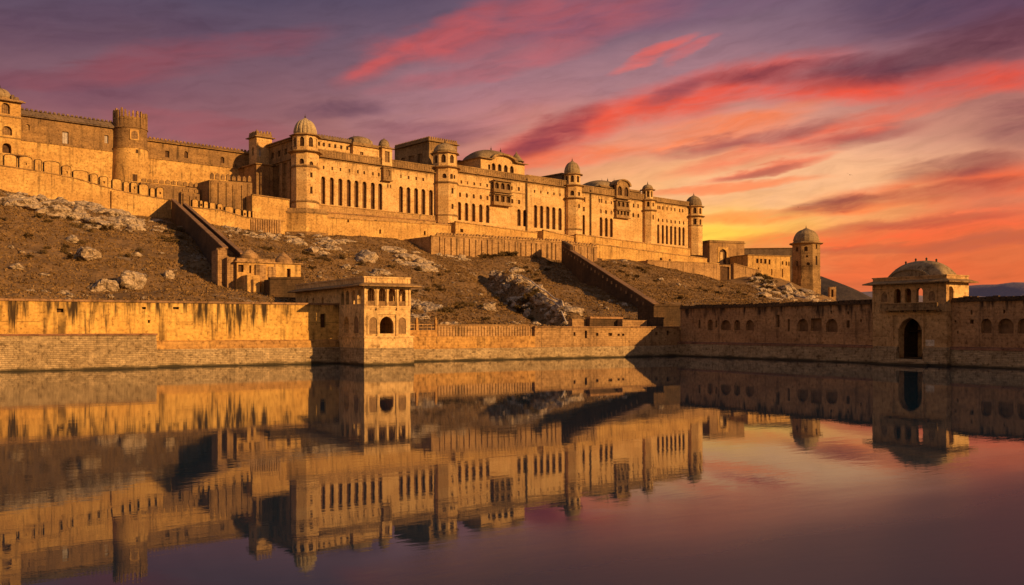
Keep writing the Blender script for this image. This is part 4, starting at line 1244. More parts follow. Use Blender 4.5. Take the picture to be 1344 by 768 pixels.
long_wall('long fortress wall with pale shuttered windows, left of the round battlemented tower', -50, 160, WB, 100, 160.5, 192.5, 232, [(86, 173, 188.5, 8, 'rect', 'shutter'), (139.8, 177.5, 188, 5, 'rect', 'shutter'), (36.5, 163, 171, 5, 'round', 'palace_worn')], 1.7)
long_wall('long fortress wall with four small dark windows, right of the round battlemented tower', 185, 352, WB, 250, 191, 213.5, 248, [(219.3, 198, 206.5, 5, 'rect', 'void'), (244.3, 198.5, 207.5, 5, 'round', 'void'), (292, 206, 214, 5, 'round', 'void'), (308.5, 216, 221, 3.6, 'round', 'void')], .8)

def round_tower():
    b = WB
    a = F2.A(171, b); d = F2.w(a, b)[1]; r = 21.0 * d / FOC
    z = lambda y: F2.Z(y, a, b)
    zb = z(245) - 4; zt = z(157)
    t = thing('round_tower', 'tall round tower with tattered battlements on the long upper wall', 'tower', F2, a, b, zb)
    n = 40
    wins = [(176.5, 175.5, 186, 8, 'round', 'lattice'), (179.8, 199.5, 204.5, 3.2, 'rect', 'void'), (177, 232, 241, 6, 'rect', 'void')]
    mb = MB().lathe(a, b, [(r * 1.14, zb), (r * 1.08, z(228)), (r * 1.03, z(197.5)), (r, z(197))], n)
    mb.build('shaft', M['fort'], t, True)
    MB().lathe(a, b, [(r, z(197.6)), (r * .985, z(172)), (r * 1.0, z(170)), (r * .98, zt)], n).build('upper_shaft', M['fort_dark'], t, True)
    MB().lathe(a, b, [(r * 1.0, z(198)), (r * 1.06, z(197.6)), (r * 1.06, z(196.8)), (r * .99, z(196.3))], n).build('string_course', M['fort_dark'], t, True)
    MB().lathe(a, b, [(r * .98, z(171.6)), (r * 1.04, z(171.2)), (r * 1.04, z(170.3)), (r * .98, z(169.9))], n).build('string_course', M['fort_dark'], t, True)
    q = MB()
    for i in range(26):
        th = 2 * math.pi * (i + random.uniform(-.2, .2)) / 26
        w = random.uniform(.22, .36); h = (z(147) - zt + 1.2) * random.uniform(.7, 1.05)
        c, s_ = math.cos(th), math.sin(th)
        tx, ty = -s_, c
        P = []
        for zz, ww in ((z(171), w), (zt - 1 + h * .75, w), (zt - 1 + h, w * .5)):
            for rr in (r * 1.01, r * .9):
                for sg in (-1, 1): P.append((a + c * rr + tx * ww * sg, b + s_ * rr + ty * ww * sg, zz))
        q.add(P, [(0, 1, 5, 4), (4, 5, 9, 8), (2, 6, 7, 3), (6, 10, 11, 7), (0, 4, 6, 2), (4, 8, 10, 6), (1, 3, 7, 5), (5, 7, 11, 9), (8, 9, 11, 10)])
    q.build('battlements', M['fort_dark'], t)
    MB().lathe(a, b, [(r * .9, zt - .6), (r * .9, zt - .3)], n).build('top_floor', M['roof'], t)
    for (px, yt, yb, w, kd, mat) in wins:
        # window set in the curved face
        a_, b_ = a, b
        best = None
        for i in range(400):
            th = -math.pi + math.pi * i / 400
            rr = r * (1.0 if yt < 197 else 1.05 if yt < 225 else 1.1)
            x, y = F2.w(a + rr * math.cos(th), b + rr * math.sin(th))
            e = abs(672 + FOC * x / y - px)
            if best is None or e < best[0]: best = (e, th, rr)
        th, rr = best[1], best[2]
        N = (math.cos(th), math.sin(th)); Rv = (-N[1], N[0])
        fm = lambda s, t_, h: (a + N[0] * (rr + .06 - t_) + Rv[0] * s, b + N[1] * (rr + .06 - t_) + Rv[1] * s, h)
        ww = w * d / FOC
        o = Op(0, ww, z(yb), z(yt), kd, .02)
        panels(fm, [o], 'window', M[mat], t, .02, 1)
        fr = MB().wall(fm, -ww * .72, ww * .72, z(yb) - .3, z(yt) + .4, [o], thick=.5)
        fr.build('window_frame', M['fort'], t)
round_tower()

def corner_house():
    b = WB - 4.5
    aL, aR = F2.A(-22, b), F2.A(27.5, b)
    d = F2.w(aR, b)[1]
    z = lambda y: F2.Zp(10, y, b)
    zb, zt = z(240), z(134)
    D = 12
    t = thing('gate_tower', 'square gate tower with a low dome and stacked arches, leftmost in the fortress', 'tower', F2, (aL + aR) / 2, b, zb)
    s = lambda px: F2.A(px, b)
    ops = [Op(s(7.5), wpx(F2, 7.5, 11, b), z(149.5), z(135.5), 'round', .8), Op(s(-13), wpx(F2, 7.5, 10, b), z(149.5), z(135.5), 'round', .8),
           Op(s(9.5), wpx(F2, 9.5, 13, b), z(177.5), z(165.5), 'round', .8), Op(s(-13), wpx(F2, 9.5, 12, b), z(177.5), z(165.5), 'round', .8),
           Op(s(9), wpx(F2, 9, 12, b), z(201), z(188), 'round', 1.2)]
    zt = z(131.5)
    mb = MB().wall(front(b), aL, aR, zb, zt, ops)
    mb.add([(aL, b, zb), (aL, b + D, zb), (aL, b + D, zt), (aL, b, zt), (aR, b, zb), (aR, b + D, zb), (aR, b + D, zt), (aR, b, zt)], [(0, 1, 2, 3), (4, 7, 6, 5), (1, 5, 6, 2), (3, 2, 6, 7)])
    mb.build('wall', M['fort'], t)
    panels(front(b), ops[:4], 'window', M['lattice'], t, .8, 3)
    panels(front(b), ops[4:], 'arched_doorway', M['void'], t, 1.2)
    c = MB(); chajja(c, aL - .3, aR + .9, b, zt, 1.1); c.box(aL, aR + .6, b - .1, b + D, zt - .1, zt + .35)
    for y0_, y1_ in ((153.5, 151.5), (181, 180)): MB().box(aL, aR + .25, b - .25, b + .05, z(y0_), z(y1_)).build('string_course', M['palace_worn'], t)
    c.build('eave', M['palace_worn'], t)
    ac = s(4.5); r = wpx(F2, 4.5, 31, b) / 2
    MB().octa(ac, b + 4, r * 1.06, zt + .3, z(126.5)).build('drum', M['palace_worn'], t)
    dm = MB().lathe(ac, b + 4, dome_profile(r, z(127), z(113) - z(127)), 40).build('dome', M['dome'], t, True)
    finial(dm, ac, b + 4, z(113.3), 1.6)
    MB().octa(s(18.5), b + 1.5, .5, zt + .3, z(122), .35).octa(s(22.5), b + 1.2, .75, zt + .3, z(125), .6).build('chimney_stub', M['roof'], t)
    # arch head and ledge right of the doorway
    MB().box(s(12), s(34), b - 1.6, b + .02, z(203.8), z(202.3)).build('ledge', M['fort_dark'], t)
corner_house()

# ------------------------------------------------------------------ stepped ramparts in front
def rampart(label, F, b, prof, merl, mat, thick=1.6, panel=None, ends=True):
    """prof: (px, row of the walk, row of the foot); merl: list of (px0, px1, row of top, row of bottom)"""
    pts = [(F.A(p, b), F.Z(y1, F.A(p, b), b), F.Z(y0, F.A(p, b), b) - 5) for p, y1, y0 in prof]
    mid = pts[len(pts) // 2]
    t = thing('rampart', label, 'rampart', F, mid[0], b, mid[2] + 5)
    mb = MB(); V = []
    for a, z1, z0 in pts: V += [(a, b, z0), (a, b, z1), (a, b + thick, z1), (a, b + thick, z0)]
    fc = []
    for i in range(len(pts) - 1):
        k = 4 * i
        fc += [(k, k + 4, k + 5, k + 1), (k + 1, k + 5, k + 6, k + 2), (k + 2, k + 6, k + 7, k + 3)]
    fc += [(0, 1, 2, 3), (len(V) - 4, len(V) - 1, len(V) - 2, len(V) - 3)]
    mb.add(V, fc).build('wall', M[mat], t)
    led = MB(); V = []
    for a, z1, z0 in pts: V += [(a, b - .14, z1 - .18), (a, b - .14, z1 + .06), (a, b + .3, z1 + .06), (a, b + .3, z1 - .18)]
    fc = []
    for i in range(len(pts) - 1):
        k = 4 * i
        fc += [(k, k + 4, k + 5, k + 1), (k + 1, k + 5, k + 6, k + 2), (k, k + 3, k + 7, k + 4)]
    fc += [(0, 1, 2, 3), (len(V) - 4, len(V) - 1, len(V) - 2, len(V) - 3)]
    led.add(V, fc).build('string_course', M['fort_dark'], t)
    for i, (p0, p1, yt, yb) in enumerate(merl):
        a0, a1 = F.A(p0 + .5, b), F.A(p1 - .5, b); ac = (a0 + a1) / 2; w = (a1 - a0) / 2
        z0 = F.Z(yb + 1.0, ac, b); z1 = F.Z(yt, ac, b)
        h = z1 - z0
        prof_ = [(-w, 0), (w, 0), (w, h * .84), (w * .8, h * .95), (w * .3, h), (-w * .35, h * .99), (-w * .82, h * .94), (-w, h * .85)]
        n = len(prof_)
        hole = (i % 3 == 1)
        f0 = .02
        q = MB()
        if hole:
            op = Op(0, .5, h * .36, h * .36 + .6, 'rect')
            q.wall(lambda s, t_, hh: (ac + s, b + f0 + t_, z0 + hh), -w, w, 0, h, [op], thick=.85, top=prof_)
        else:
            q.add([(ac + x, b + f0, z0 + y) for x, y in prof_] + [(ac + x, b + .87, z0 + y) for x, y in prof_],
                  [tuple(range(n)), tuple(range(n, 2 * n))[::-1]] + [(k, n + k, n + (k + 1) % n, (k + 1) % n) for k in range(n)])
        mo = q.build('merlon', M[mat], t)
        # weathered rim round each merlon, with the shade of the gaps in its colour
        g_ = min(.10, w * .12)
        inn = [(x * (1 - g_ / w), max(0, y - (g_ if y > h * .3 else 0))) for x, y in prof_]
        rim = MB().add([(ac + x * 1.01, b - .05, z0 + y * 1.005) for x, y in prof_] + [(ac + x, b - .05, z0 + y) for x, y in inn] + [(ac + x * 1.01, b + .9, z0 + y * 1.005) for x, y in prof_],
                       [(k, k + 1, n + k + 1, n + k) for k in range(1, n - 1)] + [(n - 1, 0, n, 2 * n - 1)] + [(k, 2 * n + k, 2 * n + k + 1, k + 1) for k in range(1, n - 1)] + [(n - 1, 3 * n - 1, 2 * n, 0)])
        rim.build('weathered_shade_rim', M['stair_dark'], mo)
    return t, pts
zx = lambda x: x / 3.841                     # columns and rows noted in an enlargement of the left part
zy = lambda y: 90 + y / 3.841
merl1 = [(-28, -16, 196, 214), (-14, -1, 198, 216)]
for x0, x1, yt, yb in ((-2, 14, 425, 488), (18, 86, 432, 496), (94, 165, 443, 508), (172, 213, 456, 514), (219, 304, 466, 530), (310, 361, 489, 548), (366, 447, 513, 570),
                       (451, 496, 530, 582), (500, 547, 543, 596), (564, 617, 556, 610), (621, 654, 570, 618), (657, 696, 572, 624), (699, 750, 582, 634), (755, 783, 601, 644), (787, 828, 598, 650)):
    merl1.append((zx(x0), zx(x1), zy(yt), zy(yb)))
rampart('ochre rampart with big rounded merlons, stepping down to the left stair wall', F2, RB1,
        [(-70, 204, 228), (0, 217, 246), (19, 219.5, 248), (60, 226, 262), (100, 234, 272), (145, 247, 280), (163, 251.5, 288), (200, 258.5, 293), (232, 263, 292)], merl1, 'fort')
def pilaster():
    b = RB1
    a0, a1 = F2.A(146.5, b - .6), F2.A(162.5, b - .6)
    MB().box(a0, a1, b - .6, b + .05, F2.Zp(150, 300, b), F2.Zp(150, 250.8, b)).build('buttress', M['fort'], bpy.data.objects['rampart'])
pilaster()
q = lambda x: 210 + x / 7.074
qy = lambda y: 220 + y / 7.074
rb2 = -12.0
merl2 = [(q(295), q(360), qy(293), qy(372)), (q(366), q(400), qy(305), qy(380)), (q(404), q(450), qy(312), qy(388)), (q(458), q(522), qy(323), qy(402)), (q(530), q(588), qy(335), qy(416)),
         (q(600), q(684), qy(360), qy(430)), (q(693), q(757), qy(380), qy(456)), (q(766), q(810), qy(392), qy(464)), (q(816), q(848), qy(400), qy(468)), (q(854), q(884), qy(404), qy(470))]
rampart('second rampart of rounded merlons right of the stair wall, below the battlemented bastion', F2, rb2,
        [(246, 271, 290), (290, 275.5, 297), (322, 285, 303), (345, 287.5, 306), (374, 290, 310)], merl2, 'fort')
def ribbed_piece():
    t = bpy.data.objects['rampart.001']
    mb = MB()
    for i in range(13):
        px = 330 + i * 3.1
        a = F2.A(px, rb2)
        mb.box(a - .26, a + .22, rb2 - .3, rb2 + .03, F2.Z(309, a, rb2), F2.Z(286 + i * .2 + random.uniform(0, 2), a, rb2) )
    mb.build('buttresses', M['ruin'], t)
ribbed_piece()

terrace('bastion', 'battlemented bastion with tall ribs and a shaded left side, below the long wall', F2, -1.0, 275, 331, (236, 240), (276, 284), 'fort_dark', ribs=1.9, teeth_=(1.0, 2.0), top=None, thick=20, deep=4, group='bastions on the hill', cat='bastion')
terrace('terrace_wall', 'plain lit terrace wall between the battlemented bastion and the domed corner tower', F2, -5.0, 331, 380, (256, 263), (280, 286), 'fort', top='fort_dark', thick=14, deep=4)
terrace('terrace_wall', 'ragged low wall behind the big merlons, under the long fortress wall', F2, 4.0, 185, 262, (239, 247.5), (258, 270), 'fort_dark', teeth_=(1.1, 1.3), top=None, thick=2, deep=5)
terrace('terrace_wall', 'ribbed wall stub between the top of the left stair wall and the battlemented bastion', F2, -6.0, 238, 262, (252, 255), (276, 276), 'fort_dark', ribs=1.6, teeth_=(.9, 1.2), top=None, thick=2, deep=5)

# ------------------------------------------------------------------ stair walls climbing the slope
def stair_wall(label, top, bot, thick, gap, mat, steps=None, holes=0, single=False):
    """top, bot: (px, d, row of crest, row of foot) of the left wall; a stair and a second wall run along its right side"""
    def P(q): 
        x = (q[0] - 672) / FOC * q[1]
        return Vector((x, q[1])), CAMH + (HZ - q[2]) / FOC * q[1], CAMH + (HZ - q[3]) / FOC * q[1]
    p0, z0t, z0b = P(bot); p1, z1t, z1b = P(top)
    d = (p1 - p0); L = d.length; d /= L
    deg = math.degrees(math.atan2(d.y, d.x)) - 90
    F = Frame(p0.x, p0.y, deg)           # b runs uphill, a to the right
    t = thing('stair_wall', label, 'stair wall', F, 0, 0, z0b, 'stair walls on the hillside')
    n = steps or 1
    def sect(a0, a1, rise, name, mat_):
        mb = MB()
        if n == 1:
            mb.add([(a0, 0, z0b - 5), (a1, 0, z0b - 5), (a1, 0, z0t + rise), (a0, 0, z0t + rise), (a0, L, z1b - 5), (a1, L, z1b - 5), (a1, L, z1t + rise), (a0, L, z1t + rise)],
                   [(0, 1, 2, 3), (7, 6, 5, 4), (4, 0, 3, 7), (1, 5, 6, 2), (3, 2, 6, 7)])
        o = mb.build(name, M[mat_], t)
        c = MB().add([(a0 - .12, -.1, z0t + rise + .02), (a1 + .12, -.1, z0t + rise + .02), (a1 + .12, L, z1t + rise + .02), (a0 - .12, L, z1t + rise + .02)] +
                     [(a0 - .12, -.1, z0t + rise + .22), (a1 + .12, -.1, z0t + rise + .22), (a1 + .12, L, z1t + rise + .22), (a0 - .12, L, z1t + rise + .22)],
                     [(3, 2, 1, 0), (4, 5, 6, 7), (0, 1, 5, 4), (1, 2, 6, 5), (2, 3, 7, 6), (3, 0, 4, 7)])
        c.build('coping', M['coping'], o)
        return o
    o = sect(0, thick, 0, 'wall', mat)
    if holes:
        q_ = MB()
        for i in range(holes):
            b = L * (i + .6) / (holes + .4)
            z = z0t + (z1t - z0t) * b / L - 1.5
            q_.box(-.16, .02, b - .5, b + .5, z, z + .7)
        q_.build('loophole_surrounds', M['ruin'], o)
    if single:
        # the top stretch stands a step higher
        q_ = MB(); b0_, b1_ = L * .86, L * 1.0
        zb_ = z0t + (z1t - z0t) * .86
        q_.add([(0, b0_, zb_), (thick, b0_, zb_), (thick, b0_, zb_ + 1.5), (0, b0_, zb_ + 1.5), (0, b1_, z1t), (thick, b1_, z1t), (thick, b1_, z1t + 1.5), (0, b1_, z1t + 1.5)], [(0, 1, 2, 3), (7, 6, 5, 4), (4, 0, 3, 7), (1, 5, 6, 2), (3, 2, 6, 7)])
        q_.build('raised_wall', M[mat], t)
        return t, F, L
    sect(thick + gap, thick + gap + thick * .8, -.9, 'wall', mat)
    st = MB()
    ns = int(L / .9)
    for i in range(ns):
        b = L * i / ns; z = z0t - 1.6 + (z1t - z0t) * (i + 1) / ns - .4
        st.add([(thick, b, z - 3), (thick + gap, b, z - 3), (thick + gap, b, z), (thick, b, z), (thick, b + L / ns, z), (thick + gap, b + L / ns, z)], [(0, 1, 2, 3), (3, 2, 5, 4)])
    st.build('stair', M['ruin'], t)
    return t, F, L
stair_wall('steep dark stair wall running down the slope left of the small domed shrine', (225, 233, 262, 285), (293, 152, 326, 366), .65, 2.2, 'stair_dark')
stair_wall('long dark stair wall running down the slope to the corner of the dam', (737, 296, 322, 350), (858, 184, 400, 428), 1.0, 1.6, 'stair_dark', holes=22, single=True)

# ------------------------------------------------------------------ small shrine at the foot of the left stair
SX = (311 - 672) / FOC * 150
SA, SB = F1.inv(SX, 150)
def shrine():
    b = SB
    s = lambda px: F1.A(px, b)
    z = lambda y: F1.Z(y, s(345), b)
    zb = z(396)
    t = thing('shrine', 'small stone shrine with two pointed tent domes, at the foot of the left stair wall', 'shrine', F1, s(345), b, zb)
    a0, a1, am = s(311), s(395), s(362)
    ops = [Op(s(315), wpx(F1, 315, 8, b), z(358), z(348.5), 'rect', .5), Op(s(328.5), wpx(F1, 328.5, 2.5, b), z(359), z(349), 'rect', .5), Op(s(379), wpx(F1, 379, 5, b), z(366), z(351.5), 'rect', .6)]
    ops[0] = Op(s(316.2), wpx(F1, 316, 7, b), z(358), z(348.5), 'rect', .5)
    zt = z(345.5); D = 7
    mb = MB().wall(front(b), a0, a1, zb - 3, zt, ops)
    mb.add([(a0, b, zb - 3), (a0, b + D, zb - 3), (a0, b + D, zt), (a0, b, zt), (a1, b, zb - 3), (a1, b + D, zb - 3), (a1, b + D, zt), (a1, b, zt)], [(0, 1, 2, 3), (4, 7, 6, 5), (1, 5, 6, 2), (3, 2, 6, 7)])
    mb.build('wall', M['fort'], t)
    panels(front(b), ops, 'window', M['void'], t, .5)
    c = MB().box(a0 - .3, am, b - .3, b + D + .2, zt, zt + .25).box(a0, am - .1, b, b + D, zt + .25, z(340)).box(am + .02, a1 + .25, b - .25, b + D, zt, zt + .22)
    c.box(am - .2, am, b - .12, b + .03, zb, zt)
    c.box(s(335), s(348), b - .35, b + .02, zb - 1, z(347.5)); c.box(s(352), s(361), b - .15, b + .02, z(366), z(350))
    c.build('parapet', M['ruin'], t)
    for (px, half, yb, yt) in ((334, 12.5, 341.5, 326), (379.5, 11.5, 346.5, 330.5)):
        a = s(px); d = F1.w(a, b + 3)[1]; r = half * d / FOC
        z0 = z(yb); z1 = F1.Z(yt, a, b + 3)
        h = z1 - z0
        dm = MB().lathe(a, b + 3, [(r * .92, z0 - .5), (r * .92, z0 + h * .12), (r * 1.04, z0 + h * .16), (r * 1.0, z0 + h * .34), (r * .84, z0 + h * .52), (r * .54, z0 + h * .70), (r * .24, z0 + h * .86), (r * .08, z0 + h * .95), (.02, z0 + h * 1.05)], 20)
        dm.build('tent_dome', M['ruin'], t, True)
    # jutting front blocks
    b2 = b - 3.2
    f = MB().box(F1.A(324.5, b2), F1.A(341, b2), b2, b, zb - 3, F1.Zp(330, 361, b2))
    f.box(F1.A(343, b2 + .8), F1.A(356, b2 + .8), b2 + .8, b, zb - 3, F1.Zp(350, 369, b2))
    fo = f.build('porch', M['fort'], t)
    o = [Op(F1.A(331, b2), wpx(F1, 331, 3.6, b2), F1.Zp(331, 391, b2), F1.Zp(331, 367, b2), 'rect', .02)]
    panels(front(b2 - .03), o, 'doorway', M['void'], fo, .02)
    # rough corner turret that ends the stair
    g_ = MB().box(s(290), s(302), b + 2, b + 6, zb - 3, z(329)); g_.box(s(300), s(310), b + .8, b + 3, zb - 3, z(339)); g_.octa(s(297), b + 3.5, .8, z(330), z(326), .7)
    g_.build('corner_turret', M['ruin'], t)
shrine()
terrace('wall', 'blackened low wall between the shrine and the lakeside pavilion', F1, SB - 6, 354, 398, (366.5, 366), (403, 405), 'stair_dark', top='stair_dark', thick=3, deep=3, group='low walls by the lake')

# ------------------------------------------------------------------ lake walls
PAVB = -9.0
PA0, PA1 = F1.A(478, PAVB), F1.A(538.5, PAVB)        # left and right side of the pavilion
def lake_wall_left():
    a0, a1 = -190, PA0 + .05
    z = lambda y, px=300: F1.Zp(px, y, 0)
    zt = F1.Zp(215, 397.5, 0)
    zl, zs = z(446.5), z(457.5)
    t = thing('lake_wall', 'tall ochre lake wall streaked with dark drips, left of the lakeside pavilion', 'lake wall', F1, -90, 0, 0, 'walls along the lake')
    wins = [Op(F1.A(px, 0), wpx(F1, px, w, 0), F1.Zp(px, yb, 0), F1.Zp(px, yt, 0), 'rect', .5) for px, yt, yb, w in ((79, 405, 410, 9), (189, 403, 406, 5), (231, 403, 406, 8), (195.5, 420, 424, 3), (424, 412, 430, 7))]
    MB().wall(front(0), a0, a1, zl, zt, wins).add([(a0, 0, zt), (a1, 0, zt), (a1, 1.4, zt), (a0, 1.4, zt), (a0, 1.4, zl), (a1, 1.4, zl)], [(0, 1, 2, 3), (3, 2, 5, 4)]).build('plaster_wall', M['lake_plaster'], t)
    panels(front(0), wins, 'drain_hole', M['void'], t, .5)
    MB().box(a0, a1, -.18, 1.55, zt + .002, zt + .26).build('coping', M['coping'], t)
    b = MB().add([(a0, -.45, zs), (a1, -.45, zs), (a1, -.35, zl - .15), (a0, -.35, zl - .15), (a1, 0.02, zl), (a0, .02, zl)], [(0, 1, 2, 3), (3, 2, 4, 5)])
    b.build('lower_band', M['lake_band'], t)
    MB().add([(a0, -.8, -2), (a1, -.8, -2), (a1, -.6, zs), (a0, -.6, zs), (a1, -.3, zs + .05), (a0, -.3, zs + .05)], [(0, 1, 2, 3), (3, 2, 4, 5)]).build('stone_base', M['rubble'], t)
    # bulwark at the left edge
    bb = -3.4
    ar = F1.A(207.5, bb)
    zq = F1.Zp(100, 440.5, bb)
    t2 = thing('stone_bulwark', 'rough stone bulwark with a flat reddish top, standing in the water at the left edge', 'bulwark', F1, -90, bb, 0)
    MB().prism([(a0, bb), (ar, bb), (ar, -.5), (a0, -.5)], -2, zq, [(a0, bb + .25), (ar - .15, bb + .25), (ar - .15, -.5), (a0, -.5)]).build('wall', M['rubble'], t2)
    MB().box(a0, ar - .05, bb + .1, -.02, zq + .003, zq + .2).build('top_slab', M['dam_red'], t2)
lake_wall_left()

def lake_wall_middle():
    a0, a1 = PA1 - .05, -.05
    z = lambda y, px=620: F1.Zp(px, y, 0)
    zs = z(457.5); zw = z(441.5); zt = F1.Zp(800, 430, 0)
    am = F1.A(702, 0)
    t = thing('lake_wall', 'low lake wall with a worn parapet, between the pavilion and the dam corner', 'lake wall', F1, -25, 0, 0, 'walls along the lake')
    holes = [Op(F1.A(px, 0), wpx(F1, px, w, 0), F1.Zp(px, yb, 0), F1.Zp(px, yt, 0), 'rect', .4) for px, yt, yb, w in ((754, 436, 441, 2.5), (769, 434, 444, 3), (784, 437, 441, 3), (801, 437, 441, 5), (812, 438, 441, 3), (818, 438, 441, 3), (862, 436, 440, 3.5), (877, 434, 440, 4))]
    zr = zt
    MB().wall(front(0), am, a1, zs, zr, holes).add([(am, 0, zr), (a1, 0, zr), (a1, 1.0, zr), (am, 1.0, zr), (am, 1, zs), (a1, 1, zs), (am, 0, zs)], [(0, 1, 2, 3), (3, 2, 5, 4), (6, 0, 3, 4)]).build('worn_wall', M['ruin'], t)
    panels(front(0), holes, 'drain_hole', M['void'], t, .4)
    MB().box(am - .05, a1, -.16, 1.1, zr + .002, zr + .2).build('coping', M['coping'], t)
    # lower band with a set back parapet and a railing
    MB().box(a0, am, -.12, 1.4, zs, zw).build('lower_band', M['lake_band'], t)
    ap = F1.A(574, .6)
    p = MB().box(ap, am, .6, 1.05, zw + .002, F1.Zp(640, 427.5, .6))
    n = 34
    for i in range(n):
        s = ap + (i + .5) * (am - ap) / n; p.box(s - .16, s + .16, .5, .62, zw, F1.Zp(640, 428.5, .6))
    p.box(ap - .03, am + .03, .45, 1.1, F1.Zp(640, 427.4, .6), F1.Zp(640, 426.2, .6))
    p.build('parapet', M['ruin'], t)
    zk = F1.Zp(560, 433.5, .6)
    MB().box(a0 + .2, ap, .6, 1.05, zw + .002, zk).build('parapet', M['lake_band'], t)
    zp = F1.Zp(560, 426.5, .6)
    rl = MB().box(a0 + .2, ap, .72, .84, zp, zp + .14).box(a0 + .2, ap, .74, .82, (zk + zp) / 2, (zk + zp) / 2 + .1)
    for i in range(13):
        s = a0 + .4 + (ap - a0 - .6) * i / 12; rl.box(s - .05, s + .05, .73, .83, zk, zp)
    rl.build('railing', M['ruin'], t)
    for px in (547.5, 572.5):
        s = F1.A(px, .6); MB().box(s - .16, s + .16, .55, .95, zk - .02, zp + .75).lathe(s, .75, [(.16, zp + .75), (.2, zp + .85), (.1, zp + 1.05), (.02, zp + 1.15)], 8).build('railing_post', M['lake_band'], t)
    MB().add([(a0, -.75, -2), (a1, -.75, -2), (a1, -.55, zs), (a0, -.55, zs), (a1, -.1, zs + .05), (a0, -.1, zs + .05)], [(0, 1, 2, 3), (3, 2, 4, 5)]).build('stone_base', M['rubble'], t)
lake_wall_middle()

# ------------------------------------------------------------------ lakeside pavilion
def pavilion():
    b0 = PAVB; a0, a1 = PA0, PA1
    W = a1 - a0
    z = lambda y: F1.Z(y, a0, b0)
    zbase, zs = z(443.5), z(457)
    zt = z(373.5); zm = z(404)
    D = 16.0; th = .55
    t = thing('lake_pavilion', 'two storey arched pavilion on a stone pier at the lake edge', 'pavilion', F1, a0 + W / 2, b0, 0)
    s = lambda px: F1.A(px, b0)
    sB = lambda px: F1.B(px, a0)
    MB().prism([(a0 - .25, b0 - .45), (a1 + .45, b0 - .45), (a1 + .45, -.3), (a0 - .25, -.3)], -2, zs, [(a0 - .15, b0 - .35), (a1 + .35, b0 - .35), (a1 + .35, -.3), (a0 - .15, -.3)]).build('pier', M['rubble'], t)
    MB().box(a0 - .1, a1 + .3, b0 - .3, 1.5, zs + .002, zbase).box(a0 - .22, a1 + .42, b0 - .42, 1.5, zbase, zbase + .22).build('plinth', M['pavilion'], t)
    zb = zbase + .22
    up = [Op(s(px), W * .152, z(401.5) + .02, z(377.2), 'pointed') for px in (487.3, 501.8, 514.7, 527.8)]
    lo_c = Op(s(507.5), W * .30, z(438), z(415), 'pointed')
    lo_n = [Op(s(px), W * .165, z(438.5), z(416), 'pointed', .3) for px in (489.3, 527.5)]
    fm = front(b0)
    zu0 = z(401.5)
    fw = MB().wall(fm, a0, a1, zb, zt, up + [lo_c], thick=th)
    o = fw.build('front_wall', M['pavilion'], t)
    # blind niches: raised frames and carved panels
    fr = MB()
    for n_ in lo_n:
        big = Op(n_.s, n_.w * 1.25, n_.z0 - .05, n_.z1 + .25, 'pointed')
        fr.wall(lambda q, t_, h: (q, b0 - .1 + t_, h), n_.s - n_.w * .75, n_.s + n_.w * .75, n_.z0 - .1, n_.z1 + .55, [n_], thick=.12)
    fr.build('niche_frames', M['pavilion'], o)
    for n_ in lo_n:
        MB().add([(p[0], b0 - .03, p[1]) for p in n_.outline()], [tuple(range(len(n_.outline())))]).build('carved_panel', M['lattice'], o)
    # portal frame, floor band and pilasters
    tr = MB()
    for px in (478.9, 494.5, 508.2, 521.3, 537.6): tr.box(s(px) - .11, s(px) + .11, b0 - .13, b0 + .02, zu0 - .2, zt - .02)
    pf = W * .2
    tr.box(s(507.5) - pf - .12, s(507.5) - pf + .02, b0 - .14, b0 + .02, zb, z(412.5)); tr.box(s(507.5) + pf - .02, s(507.5) + pf + .12, b0 - .14, b0 + .02, zb, z(412.5)); tr.box(s(507.5) - pf - .12, s(507.5) + pf + .12, b0 - .14, b0 + .02, z(412.5), z(412.5) + .14)
    tr.box(a0 - .03, a1 + .03, b0 - .07, b0 + .02, zm - .14, zm + .1)
    tr.box(a0 - .05, a1 + .05, b0 - .16, b0 + .02, zu0 - .18, zu0)
    for px in (494.5, 521.3): tr.prism([(s(px) - .13, b0 - .3), (s(px) + .13, b0 - .3), (s(px) + .13, b0 + .02), (s(px) - .13, b0 + .02)], zu0 - .5, zu0 - .18)
    tr.build('pilasters', M['pavilion'], o)
    # sill slabs below the upper arches and jali railings in them
    for u in up:
        MB().box(u.s - u.w / 2 + .01, u.s + u.w / 2 - .01, b0 + .12, b0 + .24, u.z0, u.z0 + .66).build('railing', M['lattice'], t)
        m_ = MB()
        for k in (-.17, .17): m_.box(u.s + u.w * k - .035, u.s + u.w * k + .035, b0 + .36, b0 + .43, u.z0, u.z1 - .25)
        m_.box(u.s - u.w / 2, u.s + u.w / 2, b0 + .35, b0 + .44, u.z0 + 1.45, u.z0 + 1.52)
        m_.build('window_bars', M['void'], t)
    # left side: open arches near the water, solid further back
    side_up = [Op(-sB(px), 1.25, zu0 + .3, z(376.5) - .3, 'pointed') for px in (449.5, 456, 464, 471.5)]
    bk = D
    bL = sB(388)
    bk = min(bL, 24)
    lo_side = [Op(-sB(454.5), 1.9, z(437.5), z(414.5), 'pointed')]
    lo_blind = Op(-sB(468.3), 1.6, z(437.5), z(414.5), 'pointed', .35)
    niches = [Op(-sB(px), .8, zu0 - 1.0, zt - 1.2, 'round', .35) for px in (403, 411, 423.5)]
    niches = [n_ for n_ in niches if n_.s > -bk + .6]
    fl = side(a0)
    sl = MB().wall(fl, -1.5, -(b0 + th), zb, zt, side_up + lo_side, thick=th)
    ol = sl.build('side_wall', M['pavilion'], t)
    MB().wall(lambda q, t_, h: (a0 - .08 + t_, -q, h), lo_blind.s - 1.1, lo_blind.s + 1.1, lo_blind.z0 - .1, lo_blind.z1 + .4, [lo_blind], thick=.1).build('niche_frames', M['pavilion'], ol)
